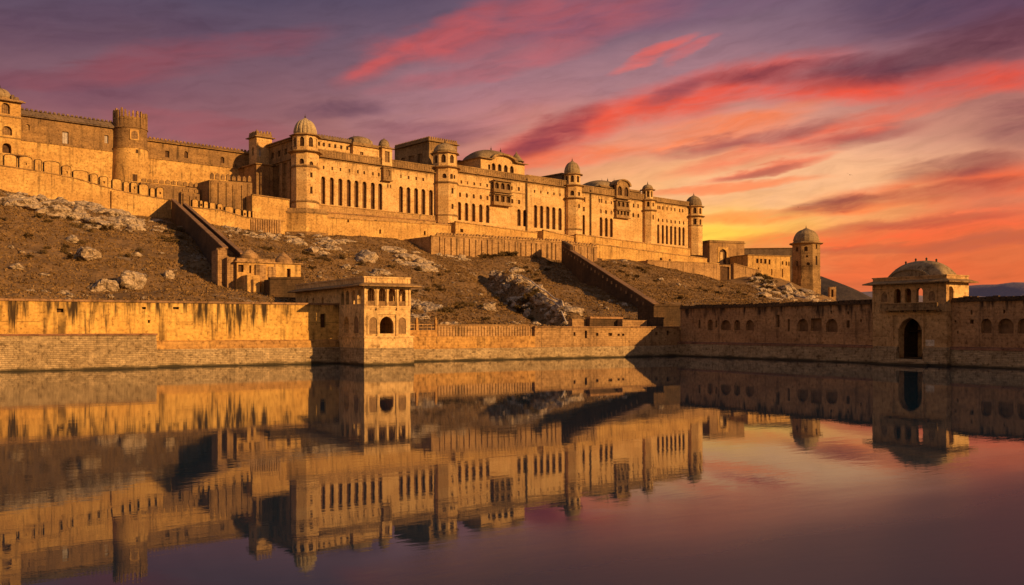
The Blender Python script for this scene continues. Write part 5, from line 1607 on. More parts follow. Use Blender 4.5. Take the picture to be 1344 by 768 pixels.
    MB().add([(a0 - .02, -p[0], p[1]) for p in lo_blind.outline()], [tuple(range(len(lo_blind.outline())))]).build('carved_panel', M['lattice'], ol)
    zr = 7.0
    MB().wall(fl, -bk, -1.52, zr, zt, niches).build('rear_side_wall', M['pavilion'], t)
    panels(fl, niches, 'niche', M['niche'], t, .35)
    # other walls, floors
    op_r = [Op(b0 + 2 + i * 1.9, 1.0, zu0 + .6, z(376.5) - .3, 'pointed') for i in range(3)]
    fr_ = lambda q, t_, h: (a1 - t_, q, h)
    MB().wall(fr_, b0 + th, bk, zb, zt, op_r, thick=th).build('side_wall', M['pavilion'], t)
    MB().box(a0 + th, a1 - th, bk - th, bk, 4, zt).build('back_wall', M['pavilion'], t)
    MB().box(a0 + th, a1 - th, -1.8, -1.5, zb + .06, zm - .36).build('sun_catch_wall', M['pavilion'], t)  # unseen wall set here to catch portal sun behind the side arch
    MB().box(a0 + th, a1 - th, -4.4, -4.1, zm - .04, zt - .25).build('sun_catch_wall', M['pavilion'], t)  # added to catch sun from the front arches, behind the side arches
    MB().box(a0 + th, a1 - th, b0 + th, bk - th, zm - .35, zm - .05).box(a0 + th, a1 - th, b0 + th, -.1, zb - .02, zb + .06).build('floor', M['pavilion'], t)
    # roof: broad eave and parapet
    rf = MB()
    out = 1.15
    e0, e1, f0, f1 = a0 - out, a1 + out, b0 - out, bk + .6
    rf.prism([(e0, f0), (e1, f0), (e1, f1), (e0, f1)], zt - .22, zt - .08)
    rf.prism([(e0, f0), (e1, f0), (e1, f1), (e0, f1)], zt - .08, zt + .28, [(a0 - .05, b0 - .05), (a1 + .05, b0 - .05), (a1 + .05, bk), (a0 - .05, bk)])
    rf.build('eave', M['palace_worn'], t)
    zp = z(362.5)
    pp = MB().box(a0, a1, b0, b0 + .4, zt + .28, zp - .2).box(a0, a0 + .4, b0 + .4, bk, zt + .28, zp - .2).box(a1 - .4, a1, b0 + .4, bk, zt + .28, zp - .2).box(a0 + .4, a1 - .4, bk - .4, bk, zt + .28, zp - .2)
    pp.box(a0 - .1, a1 + .1, b0 - .1, b0 + .5, zp - .2, zp).box(a0 - .1, a0 + .5, b0 + .5, bk + .1, zp - .2, zp).box(a1 - .5, a1 + .1, b0 + .5, bk + .1, zp - .2, zp)
    n = 9
    for i in range(n):
        q = a0 + (i + .5) * W / n; pp.box(q - .07, q + .07, b0 - .06, b0 + .02, zt + .3, zp - .2)
    pp.build('parapet', M['pavilion'], t)
    MB().box(a0 + .4, a1 - .4, b0 + .4, bk - .4, zt + .3, zt + .45).build('roof_floor', M['roof'], t)
    return bk
pav_back = pavilion()

# ------------------------------------------------------------------ dam with the water gate
GB = lambda px: F1.B(px, -1.0)
GL, GR = GB(1145.5), GB(1242.5)                      # gate house from b = GL (left) to b = GR (right), front at a = -1
def dam_wall(label, b0, b1, pxref, niches, holes):
    """b0 > b1, seen from the lake"""
    z = lambda y: F1.Z(y, 0, F1.B(pxref, 0))
    s0, s1 = -b0, -b1
    t = thing('dam_wall', label, 'dam wall', F1, 0, (b0 + b1) / 2, 0, 'walls along the lake')
    zt = DAM_T; zl = DAM_L
    ops = []
    for px, yt, yb, w, kd in niches:
        b = F1.B(px, 0); ww = abs(F1.B(px - w / 2, 0) - F1.B(px + w / 2, 0))
        ops.append(Op(-b, ww, F1.Z(yb, 0, b), F1.Z(yt, 0, b), kd, .6))
    hl = []
    for px, yt, yb, w in holes:
        b = F1.B(px, 0); ww = abs(F1.B(px - w / 2, 0) - F1.B(px + w / 2, 0))
        hl.append(Op(-b, ww, F1.Z(yb, 0, b), F1.Z(yt, 0, b), 'rect', .5))
    fm = side(0)
    mb = MB().wall(fm, s0, s1, zl, zt, ops + hl)
    mb.add([fm(s0, 0, zt), fm(s1, 0, zt), fm(s1, 3, zt), fm(s0, 3, zt), fm(s0, 3, 0), fm(s1, 3, 0), fm(s0, 0, 0)], [(0, 1, 2, 3), (3, 2, 5, 4), (6, 0, 3, 4)])
    mb.build('wall', M['dam'], t)
    panels(fm, ops, 'niche', M['niche'], t, .6)
    panels(fm, hl, 'loophole', M['void'], t, .5)
    c = MB().box(-.22, 3.2, b1, b0, zt + .002, zt + .28)
    n = int((b0 - b1) / .9)
    for i in range(n):
        b = b1 + (i + .5) * (b0 - b1) / n
        c.box(-.12, .3, b - .36, b + .36, zt + .28, zt + .28 + .42 * random.uniform(.6, 1.05))
    c.build('coping', M['stair_dark'], t)
    MB().add([(-.75, b0, zl - .28), (-.75, b1, zl - .28), (-.65, b1, zl), (-.65, b0, zl), (.05, b1, zl + .12), (.05, b0, zl + .12)], [(0, 1, 2, 3), (3, 2, 4, 5)]).build('ledge', M['dam_red'], t)
    MB().add([(-.95, b0, -2), (-.95, b1, -2), (-.7, b1, zl - .26), (-.7, b0, zl - .26)], [(0, 1, 2, 3)]).build('stone_base', M['rubble'], t)
    return t
_b = F1.B(1020, 0)
DAM_T = F1.Z(402.5, 0, _b); DAM_L = F1.Z(451.5, 0, _b)
dam_wall('long shaded dam wall with shallow arched niches, between the hill and the water gate', -.05, GL + .05, 1020,
         [(932, 419.5, 433.5, 7, 'round'), (952.5, 420, 433.5, 13.5, 'round'), (967.5, 420, 433.5, 8, 'round'), (984, 420, 433.5, 11, 'round'), (1053.6, 418.5, 435, 14, 'round'), (1071, 418, 434.5, 14.5, 'rect'), (1091.5, 418.5, 436, 15.5, 'round')],
         [(918, 420, 431, 2.6), (940, 421, 430, 2.2), (1021, 413.5, 429.5, 4), (1035, 419, 435, 3), (1113, 420.5, 430.5, 4.2), (1113, 409, 413, 2.4), (1091, 408, 412, 2.2), (1130, 419, 423, 2.2)])
dam_wall('shaded dam wall with deep arched niches and dark runs, right of the water gate', GR - .05, -150, 1020,
         [(1294.5, 418.5, 437.5, 14, 'round'), (1320, 418, 438, 20.5, 'round'), (1344, 418, 438, 17, 'round'), (1372, 418, 439, 21, 'round')],
         [(1275, 407.5, 413, 2.4), (1275.5, 419.5, 425, 5), (1254, 420.5, 423, 2.5), (1318, 406.5, 411, 3.2), (1257, 434, 438, 2.2)])

def gate_house():
    a0 = -1.0
    b1, b0 = GR, GL                     # right, left
    Wd = b0 - b1
    s = lambda px: -F1.B(px, a0)
    bc = (b0 + b1) / 2
    z = lambda y: F1.Z(y, a0, F1.B(1195, a0))
    aD = F1.A(1271.5, b1)               # depth along a to the far right corner
    th = .55
    t = thing('gate_house', 'domed water gate with a tall pointed arch and three open upper arches in the dam', 'gate', F1, a0, bc, 0)
    zt = z(370.5); zfl = z(398.5); zb = DAM_L
    fm = side(a0)
    ups = [Op(s(px), abs(s(px + 4.3) - s(px - 4.3)), z(397.2), z(378.3), 'round') for px in (1177.8, 1191.5, 1206.8)]
    blind = [Op(s(px), abs(s(px + 4) - s(px - 4)), z(395.5), z(383), 'round', .15) for px in (1161, 1223.5)]
    portal = Op(s(1195.3), abs(s(1210.8) - s(1179.8)), z(471), z(417), 'pointed')
    # front: lower part solid with the deep portal, upper part a hollow room
    lo = MB().wall(fm, -b0, -b1, 1.0, zfl, [portal], thick=1.1)
    lo.box(a0 + 1.1, aD, b1, b1 + .6, 1, zfl).box(a0 + 1.1, aD, b0 - .6, b0, 1, zfl)
    lo.box(aD - .6, aD, b1 + .6, b0 - .6, 1, zfl)
    lw = lo.build('lower_walls', M['gate'], t)
    ps, pw = -portal.s, portal.w / 2
    pas = MB().box(a0 + 1.1, a0 + 8.0, ps - pw - .5, ps - pw - .1, .8, portal.z1 + .4).box(a0 + 1.1, a0 + 8.0, ps + pw + .1, ps + pw + .5, .8, portal.z1 + .4).box(a0 + 1.1, a0 + 8.0, ps - pw - .1, ps + pw + .1, portal.z1 + .1, portal.z1 + .5)
    pas.build('passage', M['stair_dark'], lw)  # gloom inside the arch put into the dark wall colour
    MB().box(a0 + .2, a0 + 8.0, ps - pw - .1, ps + pw + .1, .3, z(471)).build('passage_floor', M['roof'], lw)
    dr = MB().box(a0 + 7.3, a0 + 7.45, ps - pw - .05, ps - .03, z(470.5), portal.z1 - .8).box(a0 + 7.3, a0 + 7.45, ps + .03, ps + pw + .05, z(470.5), portal.z1 - .8)
    for k in range(5):
        zz = z(470.5) + .5 + k * .85
        dr.box(a0 + 7.24, a0 + 7.3, ps - pw, ps + pw, zz, zz + .1)
    dr.build('door', M['void'], t)
    # portal frame and arch moulding
    f = MB()
    fl_, fr_, ft = -F1.B(1173.5, a0), -F1.B(1212.3, a0), z(414.2)
    big = Op(portal.s, portal.w * 1.16, portal.z0, portal.z1 + .35, 'pointed')
    f.wall(side(a0 - .16), fl_, fr_, 1.6, ft, [portal], thick=.17)
    f.box(a0 - .26, a0 - .02, -fr_ - .12, -fr_ + .08, 1.6, ft + .15).box(a0 - .26, a0 - .02, -fl_ - .08, -fl_ + .12, 1.6, ft + .15).box(a0 - .26, a0 - .02, -fr_ + .08, -fl_ - .08, ft, ft + .15)
    f.build('portal_frame', M['gate'], lw)
    # upper storey
    uw = MB().wall(fm, -b0, -b1, zfl + .004, zt, ups + blind[:0], thick=th)
    o = uw.build('upper_front_wall', M['gate'], t)
    for n_ in blind:
        MB().wall(side(a0 - .08), n_.s - n_.w * .72, n_.s + n_.w * .72, n_.z0 - .2, n_.z1 + .35, [n_], thick=.1).build('niche_frame', M['gate'], o)
    for n_ in blind: MB().add([(a0 - .02, -p[0], p[1]) for p in n_.outline()], [tuple(range(len(n_.outline())))]).build('carved_panel', M['lattice'], o)
    for px in (1146.5, 1155.5, 1229.5, 1241.5): MB().box(a0 - .1, a0 + .02, -s(px) - .12, -s(px) + .12, zfl - 1.2, zt - .02).build('pilaster', M['gate'], o)
    sR = lambda px: F1.A(px, b1)
    opr = [Op(sR(1248), 1.15, z(398), z(377.5), 'round'), Op(sR(1266), .7, z(395.5), z(389.5), 'rect')]
    MB().wall(front(b1), a0 + th, aD, zfl + .004, zt, opr, thick=th).build('upper_side_wall', M['pavilion'], t)  # paler plaster puts the brightness of the sunlit side into the colour
    opl = [Op(a0 + 2.4, 1.1, z(397.5), z(378.5), 'round')]
    MB().wall(lambda q, t_, h: (q, b0 - t_, h), a0 + th, aD, zfl + .004, zt, opl, thick=th).build('upper_side_wall', M['gate'], t)
    # back wall with openings so the sky shows through the right hand arch
    opb = [Op(s(1206.8) - .672 * (aD - a0 - .3), 1.5, zfl + .3, z(375), 'round')]
    MB().wall(lambda q, t_, h: (aD - th + t_, -q, h), -(b0 - th), -(b1 + th), zfl + .004, zt, opb, thick=th - .01).build('upper_back_wall', M['gate'], t)
    MB().box(a0 + th, aD - th, b1 + th, b0 - th, zfl - .25, zfl).build('upper_floor', M['gate'], t)
    # balcony
    bl, br = F1.B(1156, a0 - .9), F1.B(1229.5, a0 - .9)
    ba = MB().box(a0 - .9, a0 - .02, br, bl, z(407.5), z(406)).box(a0 - .9, a0 - .75, br, bl, z(406), z(399))
    ba.box(a0 - .97, a0 - .70, br - .04, bl + .04, z(399), z(398.2))
    n = 9
    for i in range(n + 1):
        b = br + (bl - br) * i / n; ba.box(a0 - .96, a0 - .74, b - .09, b + .09, z(406), z(399))
        if i % 2 == 0: ba.prism([(a0 - .7, b - .12), (a0 - .02, b - .12), (a0 - .02, b + .12), (a0 - .7, b + .12)], z(409.3), z(407.5))
    ba.build('balcony', M['palace_worn'], t)
    # eave, parapet, dome
    out = 1.0
    e = MB()
    P0 = [(a0 - out, b1 - out), (aD + out * .6, b1 - out), (aD + out * .6, b0 + out), (a0 - out, b0 + out)]
    P1 = [(a0 - .05, b1 - .05), (aD, b1 - .05), (aD, b0 + .05), (a0 - .05, b0 + .05)]
    e.prism(P0, zt - .2, zt - .06).prism(P0, zt - .06, zt + .3, P1)
    e.build('eave', M['palace_worn'], t)
    zp = z(362.5)
    p = MB().box(a0, a0 + .4, b1, b0, zt + .3, zp - .15).box(a0 + .4, aD, b1, b1 + .4, zt + .3, zp - .15).box(a0 + .4, aD, b0 - .4, b0, zt + .3, zp - .15).box(aD - .4, aD, b1 + .4, b0 - .4, zt + .3, zp - .15)
    p.box(a0 - .1, a0 + .5, b1 - .1, b0 + .1, zp - .15, zp).box(a0 + .5, aD, b1 - .1, b1 + .5, zp - .15, zp)
    n = 15
    for i in range(n):
        b = b1 + (i + .5) * Wd / n; p.box(a0 - .06, a0 + .02, b - .2, b + .2, zt + .5, zp - .25)
    p.build('parapet', M['gate'], t)
    zr = zp - .25
    bL, bR = F1.B(1164, a0 + 1.2), F1.B(1240.5, a0 + 1.2)
    zd = F1.Z(342.8, a0 + 3.5, bc)
    rf = pillow(MB(), a0 + .9, aD - .5, bR, bL, zr, zd - zr, 'b', 18, 30).build('curved_roof', M['dome'], t, True)
    # front gable arch of the roof
    n = 18; cc = F1.B(1191.5, a0 + .6); hw = (bL - bR) * .36; hz = (zd - zr) * .52
    P = []
    for q, aa in ((1.0, a0 + .65), (.9, a0 + .65), (1.0, a0 + 2.6), (.9, a0 + .8)):
        P += [(aa, cc + hw * q * math.cos(math.pi * i / n), zr + hz * q * math.sin(math.pi * i / n)) for i in range(n + 1)]
    k = n + 1; fc = [tuple(range(3 * k, 4 * k))]
    for i in range(n): fc += [(i, i + 1, k + i + 1, k + i), (i, 2 * k + i, 2 * k + i + 1, i + 1), (k + i, k + i + 1, 3 * k + i + 1, 3 * k + i)]
    MB().add(P, fc).build('arched_gable', M['dome'], rf)
    for px in (1176, 1189, 1202, 1216, 1229):
        aa = (a0 + .9 + aD - .5) / 2; b = F1.B(px, aa)
        lu = (b - (bL + bR) / 2) / ((bL - bR) / 2); yb = HZ - (zr + (zd - zr) * max(0, 1 - abs(lu) ** 2.3) ** .52 - CAMH) * FOC / F1.w(aa, b)[1] + 1.2
        MB().lathe(aa, b, [(.14, F1.Z(yb + 2, aa, b)), (.17, F1.Z(yb - 1, aa, b)), (.10, F1.Z(yb - 2, aa, b)), (.15, F1.Z(yb - 4, aa, b)), (.03, F1.Z(yb - 5.4, aa, b))], 8).build('finial', M['metal'], rf, True)
    # stone plinths beside the arch, and the landing steps
    for (x0, x1) in ((1145.5, 1176), (1211, 1242.5)):
        bb0, bb1 = F1.B(x0, a0 - .7), F1.B(x1, a0 - .7)
        pl = MB(); pl.box(a0 - .7, a0 + .02, bb1, bb0, -2, DAM_L - .28); pl.box(a0 - .5, a0 + .02, bb1, bb0, DAM_L - .278, DAM_L)
        pl.build('stone_base', M['rubble'], t)
    st = MB()
    bb0, bb1 = F1.B(1176, a0 - .7), F1.B(1211, a0 - .7)
    zs = z(471)
    for i in range(4):
        e_ = .9 + i * .5
        st.box(a0 - e_, a0 + .15 if i == 0 else a0 - e_ + .52, bb1 - .2 - (i * .5 if i else 0), bb0 + .2 + (i * .9 if i else 0), -2, zs - .02 - i * .24)
    st.build('landing_steps', M['rubble'], t)
    # whitish repair patch beside the arch
    b = F1.B(1220.5, a0 - .02); MB().box(a0 - .03, a0 + .02, b - .62, b + .62, DAM_L + .12, DAM_L + .95).build('plaster_patch', M['pale'], lw)
gate_house()

# low ruins between the lake wall and the slope
terrace('ruined_wall', 'low dark ruined wall behind the lake wall, left of the foot of the long stair', F1, 6.0, 774, 817, (418, 418.5), (431, 431), 'stair_dark', top='coping', thick=1.2, deep=3, group='low walls by the lake')
terrace('ruined_wall', 'low lit wedge shaped wall stub at the foot of the long stair', F1, 4.5, 817, 849, (419.5, 420.5), (431, 431), 'ruin', top=None, thick=2.5, deep=3, group='low walls by the lake')
terrace('ruined_wall', 'dark wall closing the foot of the long stair against the dam corner', F1, 5.0, 858, 897, (401.5, 402), (431, 432), 'stair_dark', top='stair_dark', thick=4.5, deep=3, group='low walls by the lake')
terrace('ruined_wall', 'crumbling short wall behind the lake wall, below the rocky gully', F1, 7.0, 751, 772, (418.5, 419.5), (431, 431), 'ruin', top=None, thick=1.2, deep=3, group='low walls by the lake')

# ------------------------------------------------------------------ buildings at the right end of the hill
FB = Frame((931.5 - 672) / FOC * 394, 394, 22)
def simple_house(name, label, cat, F, x0, x1, ytop, yref, ybot, ops, depth, mat='ruin', par=True, left_px=None):
    a0, a1 = F.A(x0, 0), F.A(x1, 0)
    z = lambda y: F.Zp(yref, y, 0)
    zt, zb = z(ytop), z(ybot)
    t = thing(name, label, cat, F, (a0 + a1) / 2, 0, zb)
    O = [Op(F.A(px, 0), wpx(F, px, w, 0), F.Zp(px, yb, 0), F.Zp(px, yt, 0), kd, .6) for px, yt, yb, w, kd in ops]
    D = depth
    mb = MB().wall(front(0), a0, a1, zb - 5, zt, O)
    mb.add([(a0, 0, zb - 5), (a0, D, zb - 5), (a0, D, zt), (a0, 0, zt), (a1, 0, zb - 5), (a1, D, zb - 5), (a1, D, zt), (a1, 0, zt)], [(0, 1, 2, 3), (4, 7, 6, 5), (1, 5, 6, 2), (3, 2, 6, 7)])
    mb.build('wall', M[mat], t)
    panels(front(0), O, 'window', M['void'], t, .6)
    e = MB().box(a0 - .35, a1 + .35, -.4, D + .3, zt, zt + .3)
    if par: e.box(a0, a1, 0, .5, zt + .3, zt + 1.0); e.box(a0, a0 + .5, .5, D, zt + .3, zt + 1.0)
    e.build('eave', M['palace_worn'], t)
    return t, z
tb, zz = simple_house('gate_block', 'square block with a tall arched doorway, right of the last palace tower', 'building', FB, 931.5, 977, 318, 931.5, 348, [(948.8, 327, 347, 9.5, 'round')], 17, 'ruin')
def arch_trim():
    o = Op(FB.A(948.8, 0), wpx(FB, 948.8, 9.5, 0), FB.Zp(948.8, 347, 0), FB.Zp(948.8, 327, 0), 'round')
    big = Op(o.s, o.w * 1.32, o.z0, o.z1 + .5, 'round')
    MB().wall(lambda s, t, h: (s, -.12 + t, h), o.s - o.w * .72, o.s + o.w * .72, o.z0, o.z1 + .9, [o], thick=.11).build('arch_surround', M['fort'], tb)
    MB().box(o.s - o.w * .3, o.s + o.w * .12, .45, .59, o.z0, o.z0 + (o.z1 - o.z0) * .8).build('pale_door', M['pavilion'], tb)
arch_trim()
FC = Frame((981.5 - 672) / FOC * 384, 384, 20)
simple_house('barrack', 'long low flat roofed barrack with a row of small windows, before the far domed tower', 'building', FC, 981.5, 1037, 335, 981.5, 364,
             [(994, 339.5, 345.5, 3.2, 'rect'), (999, 339.7, 345.7, 2.6, 'rect'), (1004.5, 340, 346.2, 3.2, 'rect'), (1010, 340.5, 347, 2.6, 'rect'), (1027, 343, 347.5, 1.8, 'rect'), (1032, 343.3, 348.5, 2, 'rect'), (1035.5, 343.5, 349, 1.6, 'rect'), (995.5, 351, 360, 1.6, 'rect'), (1013, 353, 361.5, 1.6, 'rect'), (1027, 353, 364, 1.6, 'rect'), (983, 352, 360, 2.2, 'rect')], min(24, FC.B(958, FC.A(981.5, 0))), 'fort', False)
FE = Frame((978 - 672) / FOC * 445, 445, -7)
simple_house('long_hall', 'long dark hall behind the barrack with a plain sloping roof line', 'building', FE, 976, 1046, 326, 1040, 360, [], 14, 'roof', False)
FG = Frame((860 - 672) / FOC * 340, 340, 30)
terrace('gate_recess', 'ruined gate with a dark square recess at the end of the lowest terrace wall', FG, FG.inv(*F2.w(F2.A(945, -18.5), -18.5))[1] + 1.4, 943.5, 964, (347.5, 348.5), (374, 375), 'ruin', top='stair_dark', thick=3, holes=[(951.3, 350, 375, 12, 'rect')], cat='gate', group='ruins at the right end', deep=4)
terrace('ruined_wall', 'lit ruined wall right of the dark gate recess', FG, FG.inv(*F2.w(F2.A(945, -18.5), -18.5))[1] + .2, 963, 999, (346.5, 356), (374, 374), 'ruin', top='podium', thick=2.5, cat='wall', group='ruins at the right end', deep=5)
terrace('ruined_wall', 'small ruined arch stump below the far domed tower', W0, 404, 1089, 1097.5, (377, 376.5), (388.5, 390), 'ruin', top=None, thick=2, cat='wall', group='ruins at the right end', deep=3, holes=[(1092.5, 380, 390, 3, 'rect')])
def far_tower():
    d0 = 404.0
    X = (1058 - 672) / FOC * d0
    F = Frame(X, d0, 31)
    r = 17.0 * d0 / FOC
    z = lambda y: CAMH + (HZ - y) / FOC * d0
    zb = z(385); zt = z(320)
    t = thing('octagonal_tower', 'lone octagonal tower with a big dark dome, last building on the right of the hill', 'tower', F, 0, 0, zb)
    hw = r * math.tan(math.pi / 8)
    mb = MB(); pan = []
    wins = {0: [(0, 1.0, 322, 328, 'rect'), (0, 1.2, 337, 349, 'round')], 7: [(.0, 1.0, 336.5, 339, 'rect'), (.1, 1.4, 345.5, 349.5, 'round'), (-.1, 1.5, 325, 331, 'round')], 6: [(0, 1.4, 325, 331, 'round'), (0, .9, 343, 350, 'rect')], 1: [(0, 1, 336, 346, 'rect')]}
    for k in range(8):
        ops = [Op(s * hw * 2, w, z(y1), z(y0), kd, .4) for s, w, y0, y1, kd in wins.get(k, [])]
        fm = octface(0, 0, r, k); mb.wall(fm, -hw, hw, zb - 5, zt, ops); pan.append((fm, ops))
    mb.build('shaft', M['palace_worn'], t)
    for fm, ops in pan: panels(fm, ops, 'window', M['void'], t, .4)
    c = MB().octa(0, 0, r * 1.02, z(333.8), z(333)).octa(0, 0, r * 1.03, z(350.5), z(349.9)).octa(0, 0, r * 1.05, zb - 5, z(367))
    c.build('cornice', M['palace_worn'], t)
    e = MB().octa(0, 0, r + .3, zt - .5, zt - .15, r + 1.2); e.octa(0, 0, r + 1.3, zt - .15, zt + .1); e.octa(0, 0, r + .4, zt + .1, zt + .7, r * .98)
    e.build('eave', M['palace_worn'], t)
    make_dome(t, 0, 0, r * .93, zt + .7, (z(299.5) - zt - .7) / 1.1, M['dome'], rib=.05, fh=1.7)
far_tower()

# ------------------------------------------------------------------ rocks
def rock_mat():
    m, w = new_mat('pale_rock')
    tc = w.n('ShaderNodeTexCoord').outputs['Object']
    n = w.noise(tc, .5, 9, .7)
    f = w.noise(tc, 2.6, 7, .75)
    v = w.n('ShaderNodeTexVoronoi', feature='DISTANCE_TO_EDGE'); v.inputs['Scale'].default_value = .7
    w.put(v.inputs['Vector'], w.mix(.35, tc, w.noise(tc, .8, 4, .6, 0, True)))
    col = w.ramp(n, [(.36, (.05, .033, .02)), (.44, (.20, .135, .085)), (.51, (.52, .40, .285)), (.58, (.32, .225, .145)), (.66, (.60, .48, .36))])
    col = w.mix(1.0, col, w.ramp(f, [(.36, (.3, .28, .26)), (.48, (.95, .95, .95)), (.66, (1.25, 1.25, 1.22))]), 'MULTIPLY')
    crack = w.m('MULTIPLY', w.mapr(v.outputs['Distance'], .0, .05, .7, 0), w.mapr(n, .45, .6))
    col = w.mix(crack, col, (.05, .036, .026))
    h = w.m('ADD', w.m('MULTIPLY', n, 1.0), w.m('ADD', w.m('MULTIPLY', f, .35), w.m('MULTIPLY', w.mapr(v.outputs['Distance'], 0, .08), .25)))
    finish(w, col, .95, h, .9, .35)
    return m
M['rock'] = rock_mat()

_ico = {}
def ico(sub):
    if sub not in _ico:
        bm = bmesh.new(); bmesh.ops.create_icosphere(bm, subdivisions=sub, radius=1)
        _ico[sub] = ([v.co.copy() for v in bm.verts], [tuple(v.index for v in f.verts) for f in bm.faces]); bm.free()
    return _ico[sub]
def rock_pts(seed, sub=3, sx=1, sy=1, sz=.7, rz=0.0):
    vs, fs = ico(sub)
    rnd = random.Random(seed)
    planes = [(Vector((rnd.gauss(0, 1), rnd.gauss(0, 1), rnd.gauss(0, .8))).normalized(), rnd.uniform(.58, .9)) for _ in range(9)]
    out = []
    off = Vector((seed * 1.7, seed * .9, seed * .3))
    c, s = math.cos(rz), math.sin(rz)
    for v in vs:
        q = v.copy()
        for n_, d in planes:
            k = q.dot(n_)
            if k > d: q -= n_ * (k - d) * .88
        q *= 1 + .30 * noise.noise(v * 1.5 + off) + .20 * noise.noise(v * 3.6 + off) + .11 * noise.noise(v * 8 + off)
        x, y, z = q.x * sx, q.y * sy, q.z * sz
        out.append((x * c - y * s, x * s + y * c, z))
    return out, fs
def boulder(label, px, py, wid, hgt, seed, group=None, sink=.35):
    x, y, z = hit(px, py)
    w = wid * y / FOC / 2; h = hgt * y / FOC / 2
    mb = MB(); p, f = rock_pts(seed, 4 if wid > 25 else 3, w, w * .8, h * 1.3, seed * .7)
    mb.add([(x + a, y + b, z + c + h * (1 - sink) * .5) for a, b, c in p], f)
    return mb.build('boulder', M['rock'], F=W0, base=(x, y, z), label=label, cat='boulder', group=group, smooth=True)
LOOSE = []
def outcrop(label, blobs, seed, per=1.0, size=(1.0, 3.0), flat=.6):
    """blobs: ellipses (px, py, half width, half height, tilt) on the picture of the hill, filled with broken rock"""
    rnd = random.Random(seed)
    items = []
    for (px, py, hw, hh, tilt) in blobs:
        n = max(3, int(hw * hh / 14 * per))
        for i in range(n):
            r = math.sqrt(rnd.random()); t = rnd.uniform(0, 2 * math.pi)
            u, v = r * hw * math.cos(t), r * hh * math.sin(t)
            c, s = math.cos(R(tilt)), math.sin(R(tilt))
            x, y, z = hit(px + u * c + v * s, py - u * s + v * c)
            k = rnd.uniform(*size) * rnd.choice((.55, .8, 1, 1.25)) * (1.15 - .4 * r)
            p, f = rock_pts(seed * 31 + i * 7 + int(px), 3, k * rnd.uniform(.8, 2.0), k * rnd.uniform(.7, 1.3), k * rnd.uniform(.4, 1.0) * flat * 1.5, rnd.uniform(0, 3.1))
            items.append((x, y, z, k, [(x + a, y + b, z + c_ - k * .18) for a, b, c_ in p], f))
    # pieces that touch make one outcrop; stray ones become loose rocks
    par = list(range(len(items)))
    def find(i):
        while par[i] != i: i = par[i]
        return i
    for i in range(len(items)):
        for j in range(i):
            a, b = items[i], items[j]
            if math.dist(a[:3], b[:3]) < .78 * (a[3] + b[3]): par[find(i)] = find(j)
    groups = {}
    for i in range(len(items)): groups.setdefault(find(i), []).append(items[i])
    gs = sorted(groups.values(), key=len, reverse=True)
    for gi, g_ in enumerate(gs):
        mb = MB()
        for it in g_: mb.add(it[4], it[5])
        if gi == 0: mb.build('rock_outcrop', M['rock'], F=W0, base=g_[0][:3], label=label, cat='rock', group='rock outcrops on the slope')
        else: mb.build('loose_rock', M['rock'], F=W0, base=g_[0][:3], label='jagged pale rock lying loose beside an outcrop on the slope', cat='rock', group='loose rocks beside the outcrops')
outcrop('broad pale craggy outcrop along the foot of the rampart with big merlons', [(25, 262, 34, 12, -12), (75, 274, 34, 14, -14), (120, 284, 38, 14, -10), (165, 293, 34, 9, -6), (205, 298, 16, 8, -10)], 3, .6, (1.2, 3.2))
outcrop('pale rock band just below the second rampart', [(300, 303, 30, 4, -9), (345, 311, 26, 5, -8), (385, 317, 22, 7, -12)], 5, 2.2, (.7, 1.6))
outcrop('rock outcrop under the bastion of the domed tower, sloping right', [(425, 322, 16, 8, -20), (447, 322, 18, 7, -6), (418, 333, 10, 5, -20)], 6, 1.5, (1.0, 2.3))
outcrop('scattered pale crag in the middle of the slope above the lakeside pavilion', [(545, 345, 22, 11, -28), (568, 352, 14, 9, -20), (520, 338, 14, 5, -10), (480, 343, 12, 5, -10)], 8, 1.3, (1.1, 2.8))
outcrop('rocks at the foot of the ribbed rampart, left of the dark bushy hump', [(608, 343, 16, 5, -6), (585, 338, 10, 4, 0)], 9, 1.8, (.8, 1.6))
outcrop('long jagged rock rib running down the slope along the dark gully', [(652, 366, 13, 9, -42), (672, 378, 18, 10, -42), (692, 390, 18, 9, -36), (714, 403, 20, 9, -34), (736, 413, 16, 9, -30), (668, 356, 16, 6, -10)], 12, 1.5, (.6, 1.8), .85)
outcrop('pale crag right of the pavilion roof, low on the slope', [(548, 398, 10, 9, -20), (560, 404, 14, 6, -12), (548, 415, 8, 4, 0), (495, 361, 9, 4, 0)], 14, 1.6, (.9, 2.0))
outcrop('small rock heap beside the pale block right of the ribbed rampart', [(815, 345, 11, 4, -8), (806, 343, 5, 3, 0)], 15, 2.4, (.7, 1.5))
outcrop('rocky knoll with dark scrub below the barrack', [(1000, 374, 20, 9, -24), (1030, 384, 24, 8, -22), (1012, 388, 22, 6, -20), (1065, 392, 28, 6, -12), (1045, 380, 16, 5, -20)], 17, 1.3, (1.2, 2.9), .55)
outcrop('rocky debris at the foot of the dark gully', [(690, 424, 26, 3, 0), (600, 425, 18, 3, 0), (640, 405, 8, 5, -20)], 18, 2.0, (.4, .9))
boulder('large smooth boulder low on the left slope, biggest of the loose boulders', 172, 373, 46, 26, 2)
boulder('pale boulder just left of the biggest boulder', 137, 374, 44, 20, 5)
boulder('pale broken boulder above and left of the biggest boulder', 118, 346, 38, 22, 8)
boulder('small flat boulder right of the biggest boulder', 221, 366, 20, 11, 11)
boulder('low pale boulder near the left edge of the slope', 22, 357, 20, 9, 14)
boulder('pale boulder high on the left slope under the craggy outcrop', 95, 319, 20, 10, 17)
boulder('pale boulder on the slope between the shrine and the middle crag', 455, 352, 16, 8, 20)
boulder('rounded grey boulder in the lower middle of the slope', 641, 408, 20, 11, 23)
